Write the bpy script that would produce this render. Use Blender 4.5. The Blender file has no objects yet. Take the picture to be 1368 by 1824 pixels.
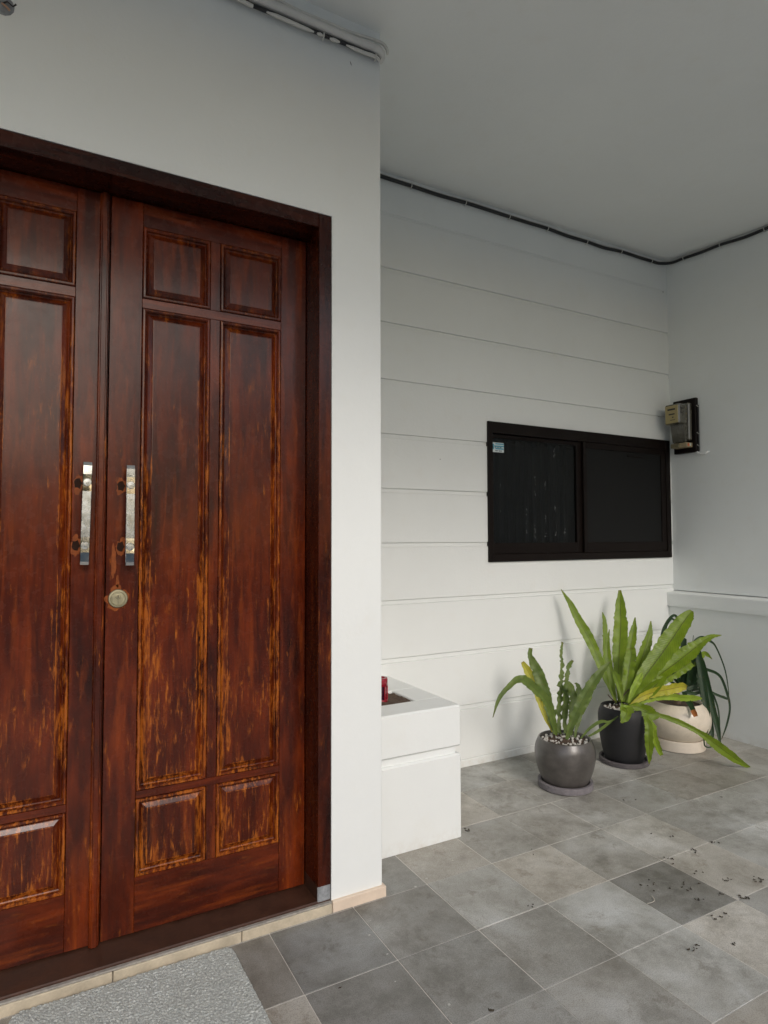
import bpy, bmesh, math, random
from math import sin, cos, pi, radians, hypot
from mathutils import Vector, Matrix, noise
random.seed(7)
scene = bpy.context.scene
C = scene.collection
S = 1.26                      # camera height in metres; plan coordinates below are in camera heights

# ---------------------------------------------------------------- camera
F, YAW, PITCH, ROLL = 1112.27, 0.5010, 0.0413, -0.0025
CX, CY = 684.0, 912.0
fw = Vector((sin(YAW)*cos(PITCH), cos(YAW)*cos(PITCH), sin(PITCH)))
rt = Vector((cos(YAW), -sin(YAW), 0)); up = rt.cross(fw)
RT = rt*cos(ROLL) + up*sin(ROLL); UP = -rt*sin(ROLL) + up*cos(ROLL)
cam = bpy.data.objects.new('camera', bpy.data.cameras.new('camera')); C.objects.link(cam)
M = Matrix.Identity(4)
for i in range(3):
    M[i][0], M[i][1], M[i][2] = RT[i], UP[i], -fw[i]
M[0][3], M[1][3], M[2][3] = 0, 0, S
cam.matrix_world = M
cam.data.sensor_fit = 'HORIZONTAL'; cam.data.sensor_width = 36; cam.data.lens = 36*F/1368
cam.data.clip_start = 0.05; cam.data.clip_end = 500
scene.camera = cam

# ---------------------------------------------------------------- light
SUND = Vector((0.10, 1.0, -0.60)).normalized()       # direction the sunlight travels
ELEV = math.asin(-SUND.z)
w = bpy.data.worlds.new('World'); scene.world = w; w.use_nodes = True
nt = w.node_tree; nt.nodes.clear()
sky = nt.nodes.new('ShaderNodeTexSky'); sky.sky_type = 'NISHITA'; sky.sun_disc = False
sky.sun_elevation = ELEV; sky.sun_rotation = pi + math.atan2(SUND.x, SUND.y)
sky.dust_density = 2.0; sky.air_density = 1.0; sky.ozone_density = 1.0
hs = nt.nodes.new('ShaderNodeHueSaturation'); hs.inputs['Saturation'].default_value = 1.0
bg = nt.nodes.new('ShaderNodeBackground'); bg.inputs['Strength'].default_value = 0.15
wo = nt.nodes.new('ShaderNodeOutputWorld')
nt.links.new(sky.outputs[0], hs.inputs['Color']); nt.links.new(hs.outputs[0], bg.inputs[0]); nt.links.new(bg.outputs[0], wo.inputs[0])
sl = bpy.data.lights.new('sun', 'SUN'); sl.energy = 0.95; sl.angle = radians(19); sl.color = (1.0, 0.965, 0.93)
so = bpy.data.objects.new('sun', sl); C.objects.link(so)
so.rotation_euler = SUND.to_track_quat('-Z', 'Y').to_euler()
so.location = (0, -6, 5)
vs = scene.view_settings; vs.view_transform = 'Standard'; vs.look = 'None'; vs.gamma = 1; vs.exposure = 0.19
vs.use_curve_mapping = False
scene.cycles.max_bounces = 10; scene.cycles.diffuse_bounces = 6

# ---------------------------------------------------------------- helpers
def W(x, y, z): return Vector((x*S, y*S, (z+1)*S))
def ray(u, v): return RT*((u-CX)/F) - UP*((v-CY)/F) + fw
def onY(u, v, y): d = ray(u, v); return Vector((0, 0, S)) + d*(y*S/d.y)
def onX(u, v, x): d = ray(u, v); return Vector((0, 0, S)) + d*(x*S/d.x)
def onZ(u, v, z=-1.0): d = ray(u, v); return Vector((0, 0, S)) + d*(z*S/d.z)

def tag(o, label=None, cat=None, group=None, kind=None):
    if label: o['label'] = label
    if cat: o['category'] = cat
    if group: o['group'] = group
    if kind: o['kind'] = kind
    return o
def thing(name, label, cat, loc, group=None):
    o = bpy.data.objects.new(name, None); C.objects.link(o); o.location = loc; o.empty_display_size = 0.1
    return tag(o, label, cat, group)
ROOTLOC = {}
def base_of(p):
    v = Vector((0, 0, 0))
    while p is not None:
        v += p.location; p = p.parent
    return v
def link(name, me, parent=None, loc=None):
    o = bpy.data.objects.new(name, me); C.objects.link(o)
    if parent: o.parent = parent
    if loc is not None: o.location = loc
    return o

class MB:
    """collects geometry in world metres; build() makes one mesh object local to its parent (or to org)"""
    def __init__(s): s.v = []; s.f = []; s.mi = []; s.at = []; s.sm = []
    def add(s, vs, fs, mi=0, at=0.0, smooth=False):
        b = len(s.v); s.v += [tuple(v) for v in vs]
        s.at += (at if isinstance(at, list) else [at]*len(vs))
        for f in fs: s.f.append([b+i for i in f]); s.mi.append(mi); s.sm.append(smooth)
        return s
    def box(s, a, b, bev=0.0015, mi=0, at=0.0):
        x0, y0, z0 = [min(p, q) for p, q in zip(a, b)]; x1, y1, z1 = [max(p, q) for p, q in zip(a, b)]
        bm = bmesh.new(); bmesh.ops.create_cube(bm, size=1)
        for v in bm.verts:
            v.co = Vector((x0+(v.co.x+.5)*(x1-x0), y0+(v.co.y+.5)*(y1-y0), z0+(v.co.z+.5)*(z1-z0)))
        if bev > 0:
            bv = min(bev, .45*min(x1-x0, y1-y0, z1-z0))
            bmesh.ops.bevel(bm, geom=list(bm.edges), offset=bv, segments=1, affect='EDGES')
        bm.verts.index_update()
        s.add([v.co.copy() for v in bm.verts], [[v.index for v in f.verts] for f in bm.faces], mi, at)
        bm.free(); return s
    def hbox(s, x0, x1, y0, y1, z0, z1, bev=0.0015, mi=0, at=0.0):   # plan units
        return s.box(W(x0, y0, z0), W(x1, y1, z1), bev, mi, at)
    def tube(s, pts, r, n=10, mi=0, at=0.0, caps=True, r2=None):
        pts = [Vector(p) for p in pts]; rings = []
        prev = None
        for i, p in enumerate(pts):
            t = (pts[min(i+1, len(pts)-1)] - pts[max(i-1, 0)]).normalized()
            ref = prev if prev is not None else (Vector((0, 0, 1)) if abs(t.z) < .9 else Vector((1, 0, 0)))
            a = (ref - t*ref.dot(t)).normalized(); b = t.cross(a); prev = a
            rr = r[i] if isinstance(r, (list, tuple)) else r
            q = r2 if r2 else rr
            rings.append([p + a*rr*cos(2*pi*k/n) + b*q*sin(2*pi*k/n) for k in range(n)])
        vs = [v for R_ in rings for v in R_]
        fs = [[i*n+k, i*n+(k+1) % n, (i+1)*n+(k+1) % n, (i+1)*n+k] for i in range(len(pts)-1) for k in range(n)]
        s.add(vs, fs, mi, at, True)
        if caps:
            s.add(rings[0], [list(range(n))[::-1]], mi, at); s.add(rings[-1], [list(range(n))], mi, at)
        return s
    def lathe(s, c, prof, n=48, mi=0, at=0.0, smooth=True, wob=0.0, split=False):
        """prof: list of (r, z) metres above c; axis vertical"""
        if split:
            for i in range(len(prof)-1): s.lathe(c, prof[i:i+2], n, mi, at, True)
            return s
        vs = []; fs = []
        for i, (r, z) in enumerate(prof):
            for k in range(n):
                a = 2*pi*k/n; rr = r*(1+wob*noise.noise(Vector((cos(a)*1.5, sin(a)*1.5, z*6))))
                vs.append(Vector((c[0]+rr*cos(a), c[1]+rr*sin(a), c[2]+z)))
        for i in range(len(prof)-1):
            for k in range(n):
                fs.append([i*n+k, i*n+(k+1) % n, (i+1)*n+(k+1) % n, (i+1)*n+k])
        s.add(vs, fs, mi, at, smooth)
        return s
    def disc(s, c, ax, prof, n=40, mi=0, at=0.0):
        """lathe about arbitrary axis ax from c; prof (r, d)"""
        ax = Vector(ax).normalized(); a0 = (Vector((0, 0, 1)) if abs(ax.z) < .9 else Vector((1, 0, 0)))
        a0 = (a0 - ax*a0.dot(ax)).normalized(); b0 = ax.cross(a0)
        vs = []; fs = []
        for r, d in prof:
            for k in range(n):
                t = 2*pi*k/n; vs.append(Vector(c)+ax*d+(a0*cos(t)+b0*sin(t))*r)
        for i in range(len(prof)-1):
            for k in range(n): fs.append([i*n+k, i*n+(k+1) % n, (i+1)*n+(k+1) % n, (i+1)*n+k])
        s.add(vs, fs, mi, at)
        s.add(vs[-n:], [list(range(n))], mi, at)
        return s
    def build(s, name, mats, parent=None, org=None):
        o0 = base_of(parent) if parent else (Vector(org) if org is not None else Vector((0, 0, 0)))
        me = bpy.data.meshes.new(name)
        me.from_pydata([tuple(Vector(v)-o0) for v in s.v], [], s.f)
        if not isinstance(mats, (list, tuple)): mats = [mats]
        for m in mats: me.materials.append(m)
        me.polygons.foreach_set('material_index', s.mi)
        me.polygons.foreach_set('use_smooth', s.sm)
        if any(s.at):
            a = me.attributes.new('wear', 'FLOAT', 'POINT'); a.data.foreach_set('value', s.at)
        me.update()
        bm = bmesh.new(); bm.from_mesh(me); bmesh.ops.recalc_face_normals(bm, faces=bm.faces); bm.to_mesh(me); bm.free()
        return link(name, me, parent, None if parent else o0)

def smooth(pts, n=6):
    out = []
    P_ = [Vector(p) for p in pts]
    for i in range(len(P_)-1):
        a, b, c, d = P_[max(i-1, 0)], P_[i], P_[i+1], P_[min(i+2, len(P_)-1)]
        for k in range(n):
            t = k/n
            out.append(.5*((2*b)+(c-a)*t+(2*a-5*b+4*c-d)*t*t+(3*b-a-3*c+d)*t**3))
    out.append(P_[-1]); return out

# ---------------------------------------------------------------- materials
class NT:
    def __init__(s, name):
        s.m = bpy.data.materials.new(name); s.m.use_nodes = True; s.t = s.m.node_tree
        s.p = s.t.nodes['Principled BSDF']
    def n(s, typ, **kw):
        nd = s.t.nodes.new(typ)
        for k, v in kw.items():
            if isinstance(k, str) and hasattr(nd, k): setattr(nd, k, v)
        return nd
    def l(s, a, b): s.t.links.new(a, b)
    def set(s, **kw):
        for k, v in kw.items():
            k = k.replace('_', ' ')
            s.p.inputs[k].default_value = (*v, 1) if isinstance(v, tuple) and len(v) == 3 else v
        return s
    def coord(s, scale=(1, 1, 1), rot=(0, 0, 0), kind='Object', loc=(0, 0, 0)):
        tc = s.n('ShaderNodeTexCoord'); mp = s.n('ShaderNodeMapping')
        mp.inputs['Scale'].default_value = scale; mp.inputs['Rotation'].default_value = rot; mp.inputs['Location'].default_value = loc
        s.l(tc.outputs[kind], mp.inputs['Vector']); return mp.outputs[0]
    def noise(s, vec, scale, detail=4, rough=.55, dist=0.0):
        nd = s.n('ShaderNodeTexNoise'); nd.inputs['Scale'].default_value = scale
        nd.inputs['Detail'].default_value = detail; nd.inputs['Roughness'].default_value = rough
        nd.inputs['Distortion'].default_value = dist; s.l(vec, nd.inputs['Vector']); return nd.outputs['Fac']
    def ramp(s, fac, stops):
        r = s.n('ShaderNodeValToRGB'); e = r.color_ramp.elements
        while len(e) < len(stops): e.new(.5)
        for i, (p_, c) in enumerate(stops):
            e[i].position = p_; e[i].color = (*c, 1) if isinstance(c, tuple) else (c, c, c, 1)
        s.l(fac, r.inputs[0]); return r.outputs[0]
    def math(s, op, a, b=None, clamp=False):
        nd = s.n('ShaderNodeMath'); nd.operation = op; nd.use_clamp = clamp
        for i, x in enumerate((a, b)):
            if x is None: continue
            if isinstance(x, (int, float)): nd.inputs[i].default_value = x
            else: s.l(x, nd.inputs[i])
        return nd.outputs[0]
    def mix(s, fac, a, b, typ='MIX'):
        nd = s.n('ShaderNodeMix'); nd.data_type = 'RGBA'; nd.blend_type = typ
        for sock, x in ((nd.inputs[0], fac), (nd.inputs[6], a), (nd.inputs[7], b)):
            if isinstance(x, tuple): sock.default_value = (*x, 1)
            elif isinstance(x, (int, float)): sock.default_value = x
            else: s.l(x, sock)
        return nd.outputs[2]
    def bump(s, h, strength=.3, dist=.002, prev=None):
        b = s.n('ShaderNodeBump'); b.inputs['Strength'].default_value = strength; b.inputs['Distance'].default_value = dist
        s.l(h, b.inputs['Height'])
        if prev is not None: s.l(prev, b.inputs['Normal'])
        return b.outputs[0]
    def out(s, col=None, rough=None, nrm=None, **kw):
        if col is not None: s.l(col, s.p.inputs['Base Color'])
        if rough is not None: s.l(rough, s.p.inputs['Roughness'])
        if nrm is not None: s.l(nrm, s.p.inputs['Normal'])
        s.set(**kw); return s.m

def plain(name, col, rough=.5, metal=0.0, var=.12, scale=20, bump=0.0, **kw):
    t = NT(name); v = t.coord()
    n1 = t.noise(v, scale, 4); n2 = t.noise(v, scale*7, 3)
    f = t.math('ADD', t.math('MULTIPLY', n1, .7), t.math('MULTIPLY', n2, .3))
    c = t.mix(f, tuple(max(0, x*(1-var*2)) for x in col), tuple(min(1, x*(1+var*2)) for x in col))
    r = t.ramp(n1, [(.3, max(.02, rough-.06)), (.7, min(1, rough+.08))])
    nb = t.bump(n2, bump, .001) if bump else None
    return t.out(c, r, nb, Metallic=metal, **kw)

def wall_mat(name, base=(.785, .805, .79), grime=True):
    t = NT(name); v = t.coord(kind='Object')
    big = t.noise(v, 1.3, 4, .6); mid = t.noise(v, 9, 4, .6); fine = t.noise(v, 260, 3, .6); rol = t.noise(v, 60, 3, .6)
    c = t.mix(t.ramp(big, [(.35, 0.0), (.7, 1.0)]), base, tuple(b*.955 for b in base))
    c = t.mix(t.ramp(mid, [(.55, 0.0), (.8, .5)]), c, tuple(b*f for b, f in zip(base, (.95, .93, .9))))
    # scuffs: thin and rare
    sc = t.noise(t.coord(scale=(14, 14, 3)), 6, 6, .75, 1.5)
    c = t.mix(t.ramp(sc, [(.70, 0.0), (.76, .35)]), c, (.52, .49, .44))
    if grime:
        g = t.n('ShaderNodeNewGeometry'); sp = t.n('ShaderNodeSeparateXYZ'); t.l(g.outputs['Position'], sp.inputs[0])
        low = t.math('SUBTRACT', 1.0, t.math('MULTIPLY', sp.outputs['Z'], 17.0), True)
        d = t.math('MULTIPLY', low, t.ramp(t.noise(v, 14, 5, .7), [(.42, 0.0), (.75, .55)]))
        c = t.mix(d, c, (.50, .42, .32))
    nb = t.bump(fine, .22, .0012); nb = t.bump(rol, .22, .003, nb); nb = t.bump(big, .35, .014, nb); nb = t.bump(mid, .2, .004, nb)
    return t.out(c, None, nb, Roughness=.62)
MW = wall_mat('white_wall_paint')
MC = wall_mat('ceiling_paint', (.80, .815, .80), False)

def wood(name, vertical=True, wear=1.0, dark=1.0):
    t = NT(name)
    sc = (1, 1, .055) if vertical else (.055, 1, 1)
    v = t.coord(scale=sc)
    vo = t.coord()
    grain = t.noise(v, 130, 5, .65, .3)
    band = t.noise(t.coord(scale=(1, 1, .16) if vertical else (.16, 1, 1)), 20, 5, .6, .6)
    blot = t.noise(t.coord(scale=(1, 1, .35) if vertical else (.35, 1, 1)), 5.5, 4, .6)
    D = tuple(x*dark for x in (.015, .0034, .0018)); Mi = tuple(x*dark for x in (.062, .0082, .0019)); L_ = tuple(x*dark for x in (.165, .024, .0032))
    f = t.math('ADD', t.math('MULTIPLY', band, .45), t.math('MULTIPLY', blot, .55))
    c = t.ramp(f, [(.34, D), (.48, Mi), (.64, L_)])
    c = t.mix(t.ramp(grain, [(.35, .30), (.6, 0.0)]), c, D)
    # soft amber strokes where the stain has thinned
    am = t.noise(t.coord(scale=(1, 1, .10) if vertical else (.10, 1, 1), loc=(1, 4, 6)), 30, 4, .6, .3)
    c = t.mix(t.ramp(am, [(.53, 0.0), (.72, .38)]), c, tuple(x*dark for x in (.32, .060, .0060)))
    # abraded orange patches, streaky along the grain, more of them low down where rain reaches
    p1 = t.noise(t.coord(scale=(1, 1, .15) if vertical else (.15, 1, 1), loc=(3, 1, 2)), 78, 7, .74, .35)
    p2 = t.noise(t.coord(loc=(7, 3, 1), scale=(1, 1, .45)), 7.5, 4, .6)
    sp = t.n('ShaderNodeSeparateXYZ'); g = t.n('ShaderNodeNewGeometry'); t.l(g.outputs['Position'], sp.inputs[0])
    low = t.ramp(t.math('DIVIDE', sp.outputs['Z'], 2.4), [(.0, .70), (.10, .80), (.62, .85), (.80, .45), (.95, .25)])
    at = t.n('ShaderNodeAttribute'); at.attribute_name = 'wear'
    a = t.math('ADD', t.math('MULTIPLY', p1, 1.0), t.math('MULTIPLY', p2, .45))
    a = t.math('ADD', a, t.math('MULTIPLY', low, .10)); a = t.math('ADD', a, t.math('MULTIPLY', at.outputs['Fac'], .165))
    mk = t.ramp(a, [(.895, 0.0), (.965, .40), (1.03, .80)])
    mk = t.math('MULTIPLY', mk, wear)
    mk = t.math('MULTIPLY', mk, t.math('ADD', t.math('MULTIPLY', low, .75), .25))
    oc = t.ramp(grain, [(.3, (.24, .050, .006)), (.7, (.56, .170, .018))])
    c = t.mix(mk, c, oc)
    rg = t.ramp(t.noise(vo, 30, 4), [(.3, .20), (.7, .32)])
    nb = t.bump(grain, .16, .0012); nb = t.bump(t.noise(vo, 420, 2), .10, .0006, nb); nb = t.bump(blot, .30, .006, nb)
    return t.out(c, rg, nb, Coat_Weight=.24, Coat_Roughness=.15, Specular_IOR_Level=.20)
MV = wood('varnished_wood_upright'); MH = wood('varnished_wood_level', False, .25)
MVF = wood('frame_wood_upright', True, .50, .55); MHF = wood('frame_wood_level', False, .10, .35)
MSILL = plain('weathered_sill_wood', (.055, .022, .012), .5, var=.5, scale=12, bump=.3); 
MDARK = plain('dark_hole', (.012, .008, .006), .8)

def tile_mat():
    t = NT('slate_tile'); oi = t.n('ShaderNodeObjectInfo')
    tc = t.n('ShaderNodeTexCoord'); off = t.n('ShaderNodeVectorMath'); off.operation = 'SCALE'
    ad = t.n('ShaderNodeVectorMath'); ad.operation = 'ADD'
    t.l(oi.outputs['Location'], off.inputs[0]); off.inputs['Scale'].default_value = 1.0
    t.l(tc.outputs['Object'], ad.inputs[0]); t.l(off.outputs[0], ad.inputs[1]); v = ad.outputs[0]
    mott = t.noise(v, 4.2, 8, .66, .35); cl = t.noise(v, 16, 8, .78, .25); fine = t.noise(v, 320, 3, .7); big = t.noise(v, 1.7, 3, .5)
    c = t.ramp(mott, [(.34, (.20, .192, .172)), (.5, (.40, .395, .37)), (.64, (.58, .585, .575))])
    c = t.mix(t.ramp(cl, [(.45, 0.0), (.66, .65)]), c, (.60, .59, .56))
    c = t.mix(t.ramp(big, [(.4, .5), (.65, 0.0)]), c, (.27, .25, .215))
    c = t.mix(t.ramp(t.noise(v, 9, 8, .78, .3), [(.56, 0.0), (.66, .6)]), c, (.19, .165, .13))
    c = t.mix(t.ramp(fine, [(.40, .42), (.53, 0.0)]), c, (.10, .10, .09))
    # swirling scratches
    wv = t.n('ShaderNodeTexWave'); wv.wave_type = 'RINGS'; wv.inputs['Scale'].default_value = 3.0; wv.inputs['Distortion'].default_value = 9
    wv.inputs['Detail'].default_value = 3; wv.inputs['Detail Scale'].default_value = 1.2; t.l(v, wv.inputs['Vector'])
    c = t.mix(t.math('MULTIPLY', t.ramp(wv.outputs['Fac'], [(.975, 0.0), (1.0, .22)]), t.ramp(cl, [(.45, 0.0), (.6, 1.0)])), c, (.36, .35, .33))
    c = t.mix(t.ramp(t.noise(v, 75, 2, .5), [(.755, 0.0), (.78, .8)]), c, (.55, .54, .5))
    c = t.mix(1.0, c, oi.outputs['Color'], 'MULTIPLY'); c = t.mix(1.0, c, (1.13, 1.12, 1.09), 'MULTIPLY')
    r = t.ramp(mott, [(.3, .42), (.7, .62)])
    nb = t.bump(cl, .25, .003); nb = t.bump(fine, .2, .0008, nb)
    return t.out(c, r, nb)
MT = tile_mat()
MGROUT = plain('tile_grout', (.60, .57, .52), .9, var=.25, scale=40, bump=.3)
MBEIGE = plain('cream_plinth_tile', (.50, .43, .32), .5, var=.28, scale=18, bump=.1)
MPINK = plain('pinkish_plinth_tile', (.70, .57, .45), .5, var=.08, scale=25)
MMORT = plain('grey_mortar', (.30, .28, .25), .9, var=.4, scale=60, bump=.5)
MCHIP = plain('chipped_plaster', (.24, .25, .26), .9, var=.55, scale=55, bump=.6)
MBLKF = plain('black_brown_window_frame', (.009, .006, .005), .36, var=.2, Specular_IOR_Level=.12)
MBLKC = plain('black_cable_rubber', (.012, .012, .013), .5)
MWCAB = plain('white_painted_cable', (.60, .59, .55), .5, var=.12)
MWPIPE = plain('white_painted_conduit', (.62, .61, .58), .45, var=.08)
MCHROME = plain('polished_chrome', (.72, .73, .74), .07, 1.0, var=.03)
MSATIN = plain('satin_steel', (.50, .52, .52), .24, 1.0, var=.08, scale=50)
MLOCK = plain('worn_nickel', (.34, .31, .21), .42, 1.0, var=.15, scale=80)
MDKM = plain('dark_slot', (.02, .018, .015), .6)

# ---------------------------------------------------------------- plan numbers (camera heights)
YD, YL, YS = 1.5765, 1.6687, 2.262
XP = 0.855                      # right side of the pillar
XR, XRL = 3.0538, 3.012         # right wall: upper and lower face
YEDGE = -.09                   # roof edge towards the drive
def zc(y): return 1.546-.075*(2.262-y)
ZC0 = zc(YEDGE-.05)

# ---------------------------------------------------------------- floor
floor = MB().hbox(-2.6, 3.3, YEDGE-.2, 2.5, -1.04, -1.0012, 0).build('floor', MGROUT, None, W(0, 0, -1)); tag(floor, kind='structure')
SX, SY, X0, Y0 = .2358, .2411, .7586, 1.804
tb = MB(); g = .0011
hx, hy = SX*S/2-g, SY*S/2-g
tb.box((-hx, -hy, -.012), (hx, hy, 0), .0013)
tmesh = None
dark = {(3, 2): .58, (0, 1): .60, (-1, 1): .50, (-1, 0): .66, (0, 0): .7, (-2, 1): .58, (0, 2): .64, (-1, 2): .52, (2, 0): .86, (3, 0): .84, (6, 0): .72,  # own tone per tile; dimmer light near the door tinted in too
        (4, 0): .9, (1, 2): .80, (5, 1): .82, (4, 1): 1.02, (2, 1): 1.02, (1, 1): .98, (2, 2): 1.04, (4, 2): 1.12, (3, 1): .84, (2, 3): 1.1, (3, 3): 1.12,
        (1, 3): .84, (0, 3): .74, (-1, 3): .62, (1, 4): .9, (0, 4): .8, (6, -1): .8, (5, -1): .8, (4, -1): .76, (3, -1): .8, (7, 0): .78, (5, 0): .84, (6, 1): .95, (5, 2): 1.05}
rr = random.Random(5)
for j in range(-2, 13):
    for i in range(-8, 10):
        # tile between column lines i,i+1 and row lines j,j+1
        if i < -6 and j > 8: continue
        if tmesh is None:
            o = tb.build('floor_tile', MT, None, (0, 0, 0)); tmesh = o.data; o.parent = floor
        else:
            o = link('floor_tile', tmesh, floor)
        c = W(X0+SX*(i+.5), Y0-SY*(j+.5), -1) - floor.location
        o.location = (c.x+rr.uniform(-.0006, .0006), c.y+rr.uniform(-.0006, .0006), rr.uniform(-.0008, .0006))
        o.rotation_euler = (rr.uniform(-.0012, .0012), rr.uniform(-.0012, .0012), rr.uniform(-.002, .002))
        k = dark.get((i, j), rr.uniform(.8, 1.05)); wv = rr.uniform(-.03, .03)
        o.color = (k*(1+wv), k, k*(1-wv), 1)

# unseen drive, kept pale to bounce light upward; door and handles mirror it
tag(MB().box((-60, -80, -.16), (60, W(0, YEDGE-.2, 0).y, -.012), 0).build('driveway', plain('drive_concrete', (.40, .41, .375), .85, var=.2, scale=3)), kind='structure')
tag(MB().box((-60, W(0, YEDGE-.2, 0).y+.001, -.2), (60, 60, -.06), 0).build('ground', plain('packed_ground', (.13, .12, .10), .95, var=.2, scale=3)), kind='structure')

# ---------------------------------------------------------------- ceiling
cb = MB()
y0, y1 = YEDGE, 2.5
vs_ = []
for y in (y0, y1):
    for x in (-2.7, 3.4):
        for dz in (0, .12): vs_.append(W(x, y, zc(y)+dz))
cb.add(vs_, [[0, 2, 6, 4], [1, 5, 7, 3], [0, 4, 5, 1], [2, 3, 7, 6], [0, 1, 3, 2], [4, 6, 7, 5]])
tag(cb.build('ceiling', MC), kind='structure')

# ---------------------------------------------------------------- door wall with pillar
ZT = 1.60
dw = thing('door_wall', 'smooth white plastered wall around the double door, ending in a bare pillar edge', 'wall', W(.775, YD, -1))
FX0, FX1, FZ = -.4219, .6968, .9005     # frame outline
G_ = .0022
m = MB()
ch = .0035
outl = [(FX1+G_, YD), (XP-ch, YD), (XP-ch*.3, YD+ch*.3), (XP, YD+ch), (XP, YS+.02), (FX1+G_, YS+.02)]
m.add([W(x, y, z) for z in (-1.01, ZT) for x, y in outl], [[i, (i+1) % 6, 6+(i+1) % 6, 6+i] for i in range(6)]+[[5, 4, 3, 2, 1, 0], [6, 7, 8, 9, 10, 11]])
m.build('pillar', MW, dw)
m = MB(); m.hbox(-2.4, FX0-G_, YD, YD+.16, -1.01, ZT, 0)
m.hbox(FX0-G_, FX1+G_, YD, YD+.16, FZ+G_, ZT, 0); m.build('plaster', MW, dw)
pl = [(-.72, .157, MBEIGE), (.159, .452, MBEIGE), (.454, .697, MBEIGE), (.699, .862, MPINK)]
for a, b, mm in pl:
    top = -.9765 if mm is MBEIGE else -.972
    MB().hbox(a, b, YD-.011, YD+.012 if mm is MPINK else YD+.02, -1.002, top, .002).build('plinth_tile', mm, dw)
m = MB().hbox(-.42, .697, YD-.0085, YD+.02, -.9762, -.9715, .001); m.build('mortar_bed', MMORT, dw)
# unseen left wall, added to hold back light from that side
lw = MB().hbox(-2.6, -2.4, YEDGE, YS, -1.02, ZT, .003).build('side_wall', MW, None, W(-2.5, .5, -1))
tag(lw, 'plain white wall closing the porch on the far left of the double door', 'wall')

# ---------------------------------------------------------------- siding wall
sw = thing('grooved_wall', 'white back wall scored with level grooves, behind the three potted plants', 'wall', W(2.0, YS, -1))
gro = [1.37, 1.131, .897, .655, .426, .197, -.030, -.268, -.508, -.745]
D_ = .009     # groove depth in plan units
WX0, WX1, WZ0, WZ1 = 1.7755, 3.0345, -.111, .532
m = MB()
m.hbox(.8, WX0+.01, YS+D_, YS+.13, -1.01, ZT, 0); m.hbox(WX1-.004, 3.3, YS+D_, YS+.13, -1.01, ZT, 0)
m.hbox(WX0+.01, WX1-.004, YS+D_, YS+.13, WZ1-.01, ZT, 0); m.hbox(WX0+.01, WX1-.004, YS+D_, YS+.13, -1.01, WZ0+.01, 0)
m.build('backing', MW, sw)
edges = [ZT] + [z for c in gro for z in (c+(.005 if c > 1.3 else .0098), c-(.005 if c > 1.3 else .0098))] + [-.968]
for k in range(0, len(edges), 2):
    za, zb = edges[k+1], edges[k]
    segs = [(XP-.03, XR+.05, za, zb)]
    lo, hi = max(za, WZ0), min(zb, WZ1)
    if hi > lo:
        segs = [(XP-.03, WX0+.004, za, zb), (WX1-.004, XR+.05, za, zb)]
        if zb > hi+1e-4: segs.append((WX0+.004, WX1-.004, hi-.003, zb))
        if za < lo-1e-4: segs.append((WX0+.004, WX1-.004, za, lo+.003))
    m = MB()
    for i_, s_ in enumerate(segs):
        m.hbox(s_[0], s_[1], YS+(0 if i_ < 2 else .0), YS+D_+.006, s_[2], s_[3], .0022 if len(segs) == 1 else 0)
    m.build('wall_panel', MW, sw)
MB().hbox(XP-.03, XR+.05, YS-.003, YS+.02, -1.01, -.9685, .004).build('skirting', MW, sw)
for c in gro:
    hh_ = .0043 if c > 1.3 else .0086
    for (xa, xb) in ([(XP-.03, WX0+.004), (WX1-.004, XR+.05)] if WZ0 < c < WZ1 else [(XP-.03, XR+.05)]):
        MB().hbox(xa, xb, YS+(.0012 if c > 1.3 else .0062), YS+D_+.004, c-hh_, c+hh_, .0008).build('groove_strip', MW, sw)

# ---------------------------------------------------------------- right wall
rw = thing('right_wall', 'plain white side wall with a raised band, meter mounted near its top corner', 'wall', W(XR, 1.6, -1))
MB().hbox(XR, XR+.2, YEDGE, YS+.1, -.29, ZT, .002).build('upper_wall', MW, rw)
m = MB()
bx, z0_, z1_ = 2.998, -.372, -.300
pr_ = [(XR+.06, z0_), (bx, z0_), (bx, z1_-.004), (bx+.004, z1_), (XR+.06, z1_+.012)]
vs_ = [W(x, y, z) for y in (YEDGE, YS+.05) for x, z in pr_]
m.add(vs_, [[i, (i+1) % 5, 5+(i+1) % 5, 5+i] for i in range(5)] + [[4, 3, 2, 1, 0], [5, 6, 7, 8, 9]])
m.build('raised_band', MW, rw)
MB().hbox(XRL, XR+.2, YEDGE, YS+.1, -1.01, z0_+.01, .002).build('lower_wall', MW, rw)

# ---------------------------------------------------------------- planter box
pb = thing('planter_box', 'white masonry planter box built against the pillar, notched below its rim', 'planter', W(1.05, 2.0, -1))
PX, PY, PZ = 1.2525, 1.7478, -.5636
hA = onZ(740, 1248, PZ); hB = onZ(679, 1256, PZ); hC = onZ(692, 1231, PZ)
hx1, hy0, hy1 = hA.x/S, hA.y/S+.004, hC.y/S
m = MB()
m.hbox(XP-.02, PX, PY, hy0, -.70, PZ, .007)
m.hbox(XP-.02, PX, hy1, YS+.01, -.70, PZ, .005)
m.hbox(hx1, PX-.0002, hy0-.004, hy1+.004, -.70, PZ-.0003, .004)
m.build('rim', MW, pb)
m = MB(); m.hbox(XP-.02, PX-.017, PY+.012, YS+.01, -.73, -.698, .002); m.build('notch', MW, pb)
m = MB(); m.hbox(XP-.02, PX, PY, YS+.01, -1.005, -.7245, .007); m.build('base', MW, pb)
MSOIL = plain('dry_soil', (.085, .055, .038), .95, var=.5, scale=70, bump=.8)
m = MB(); nx, ny = 40, 30
sx0, sx1, sy0, sy1 = XP-.01, hx1+.01, hy0-.01, hy1+.01
vv = []
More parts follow.
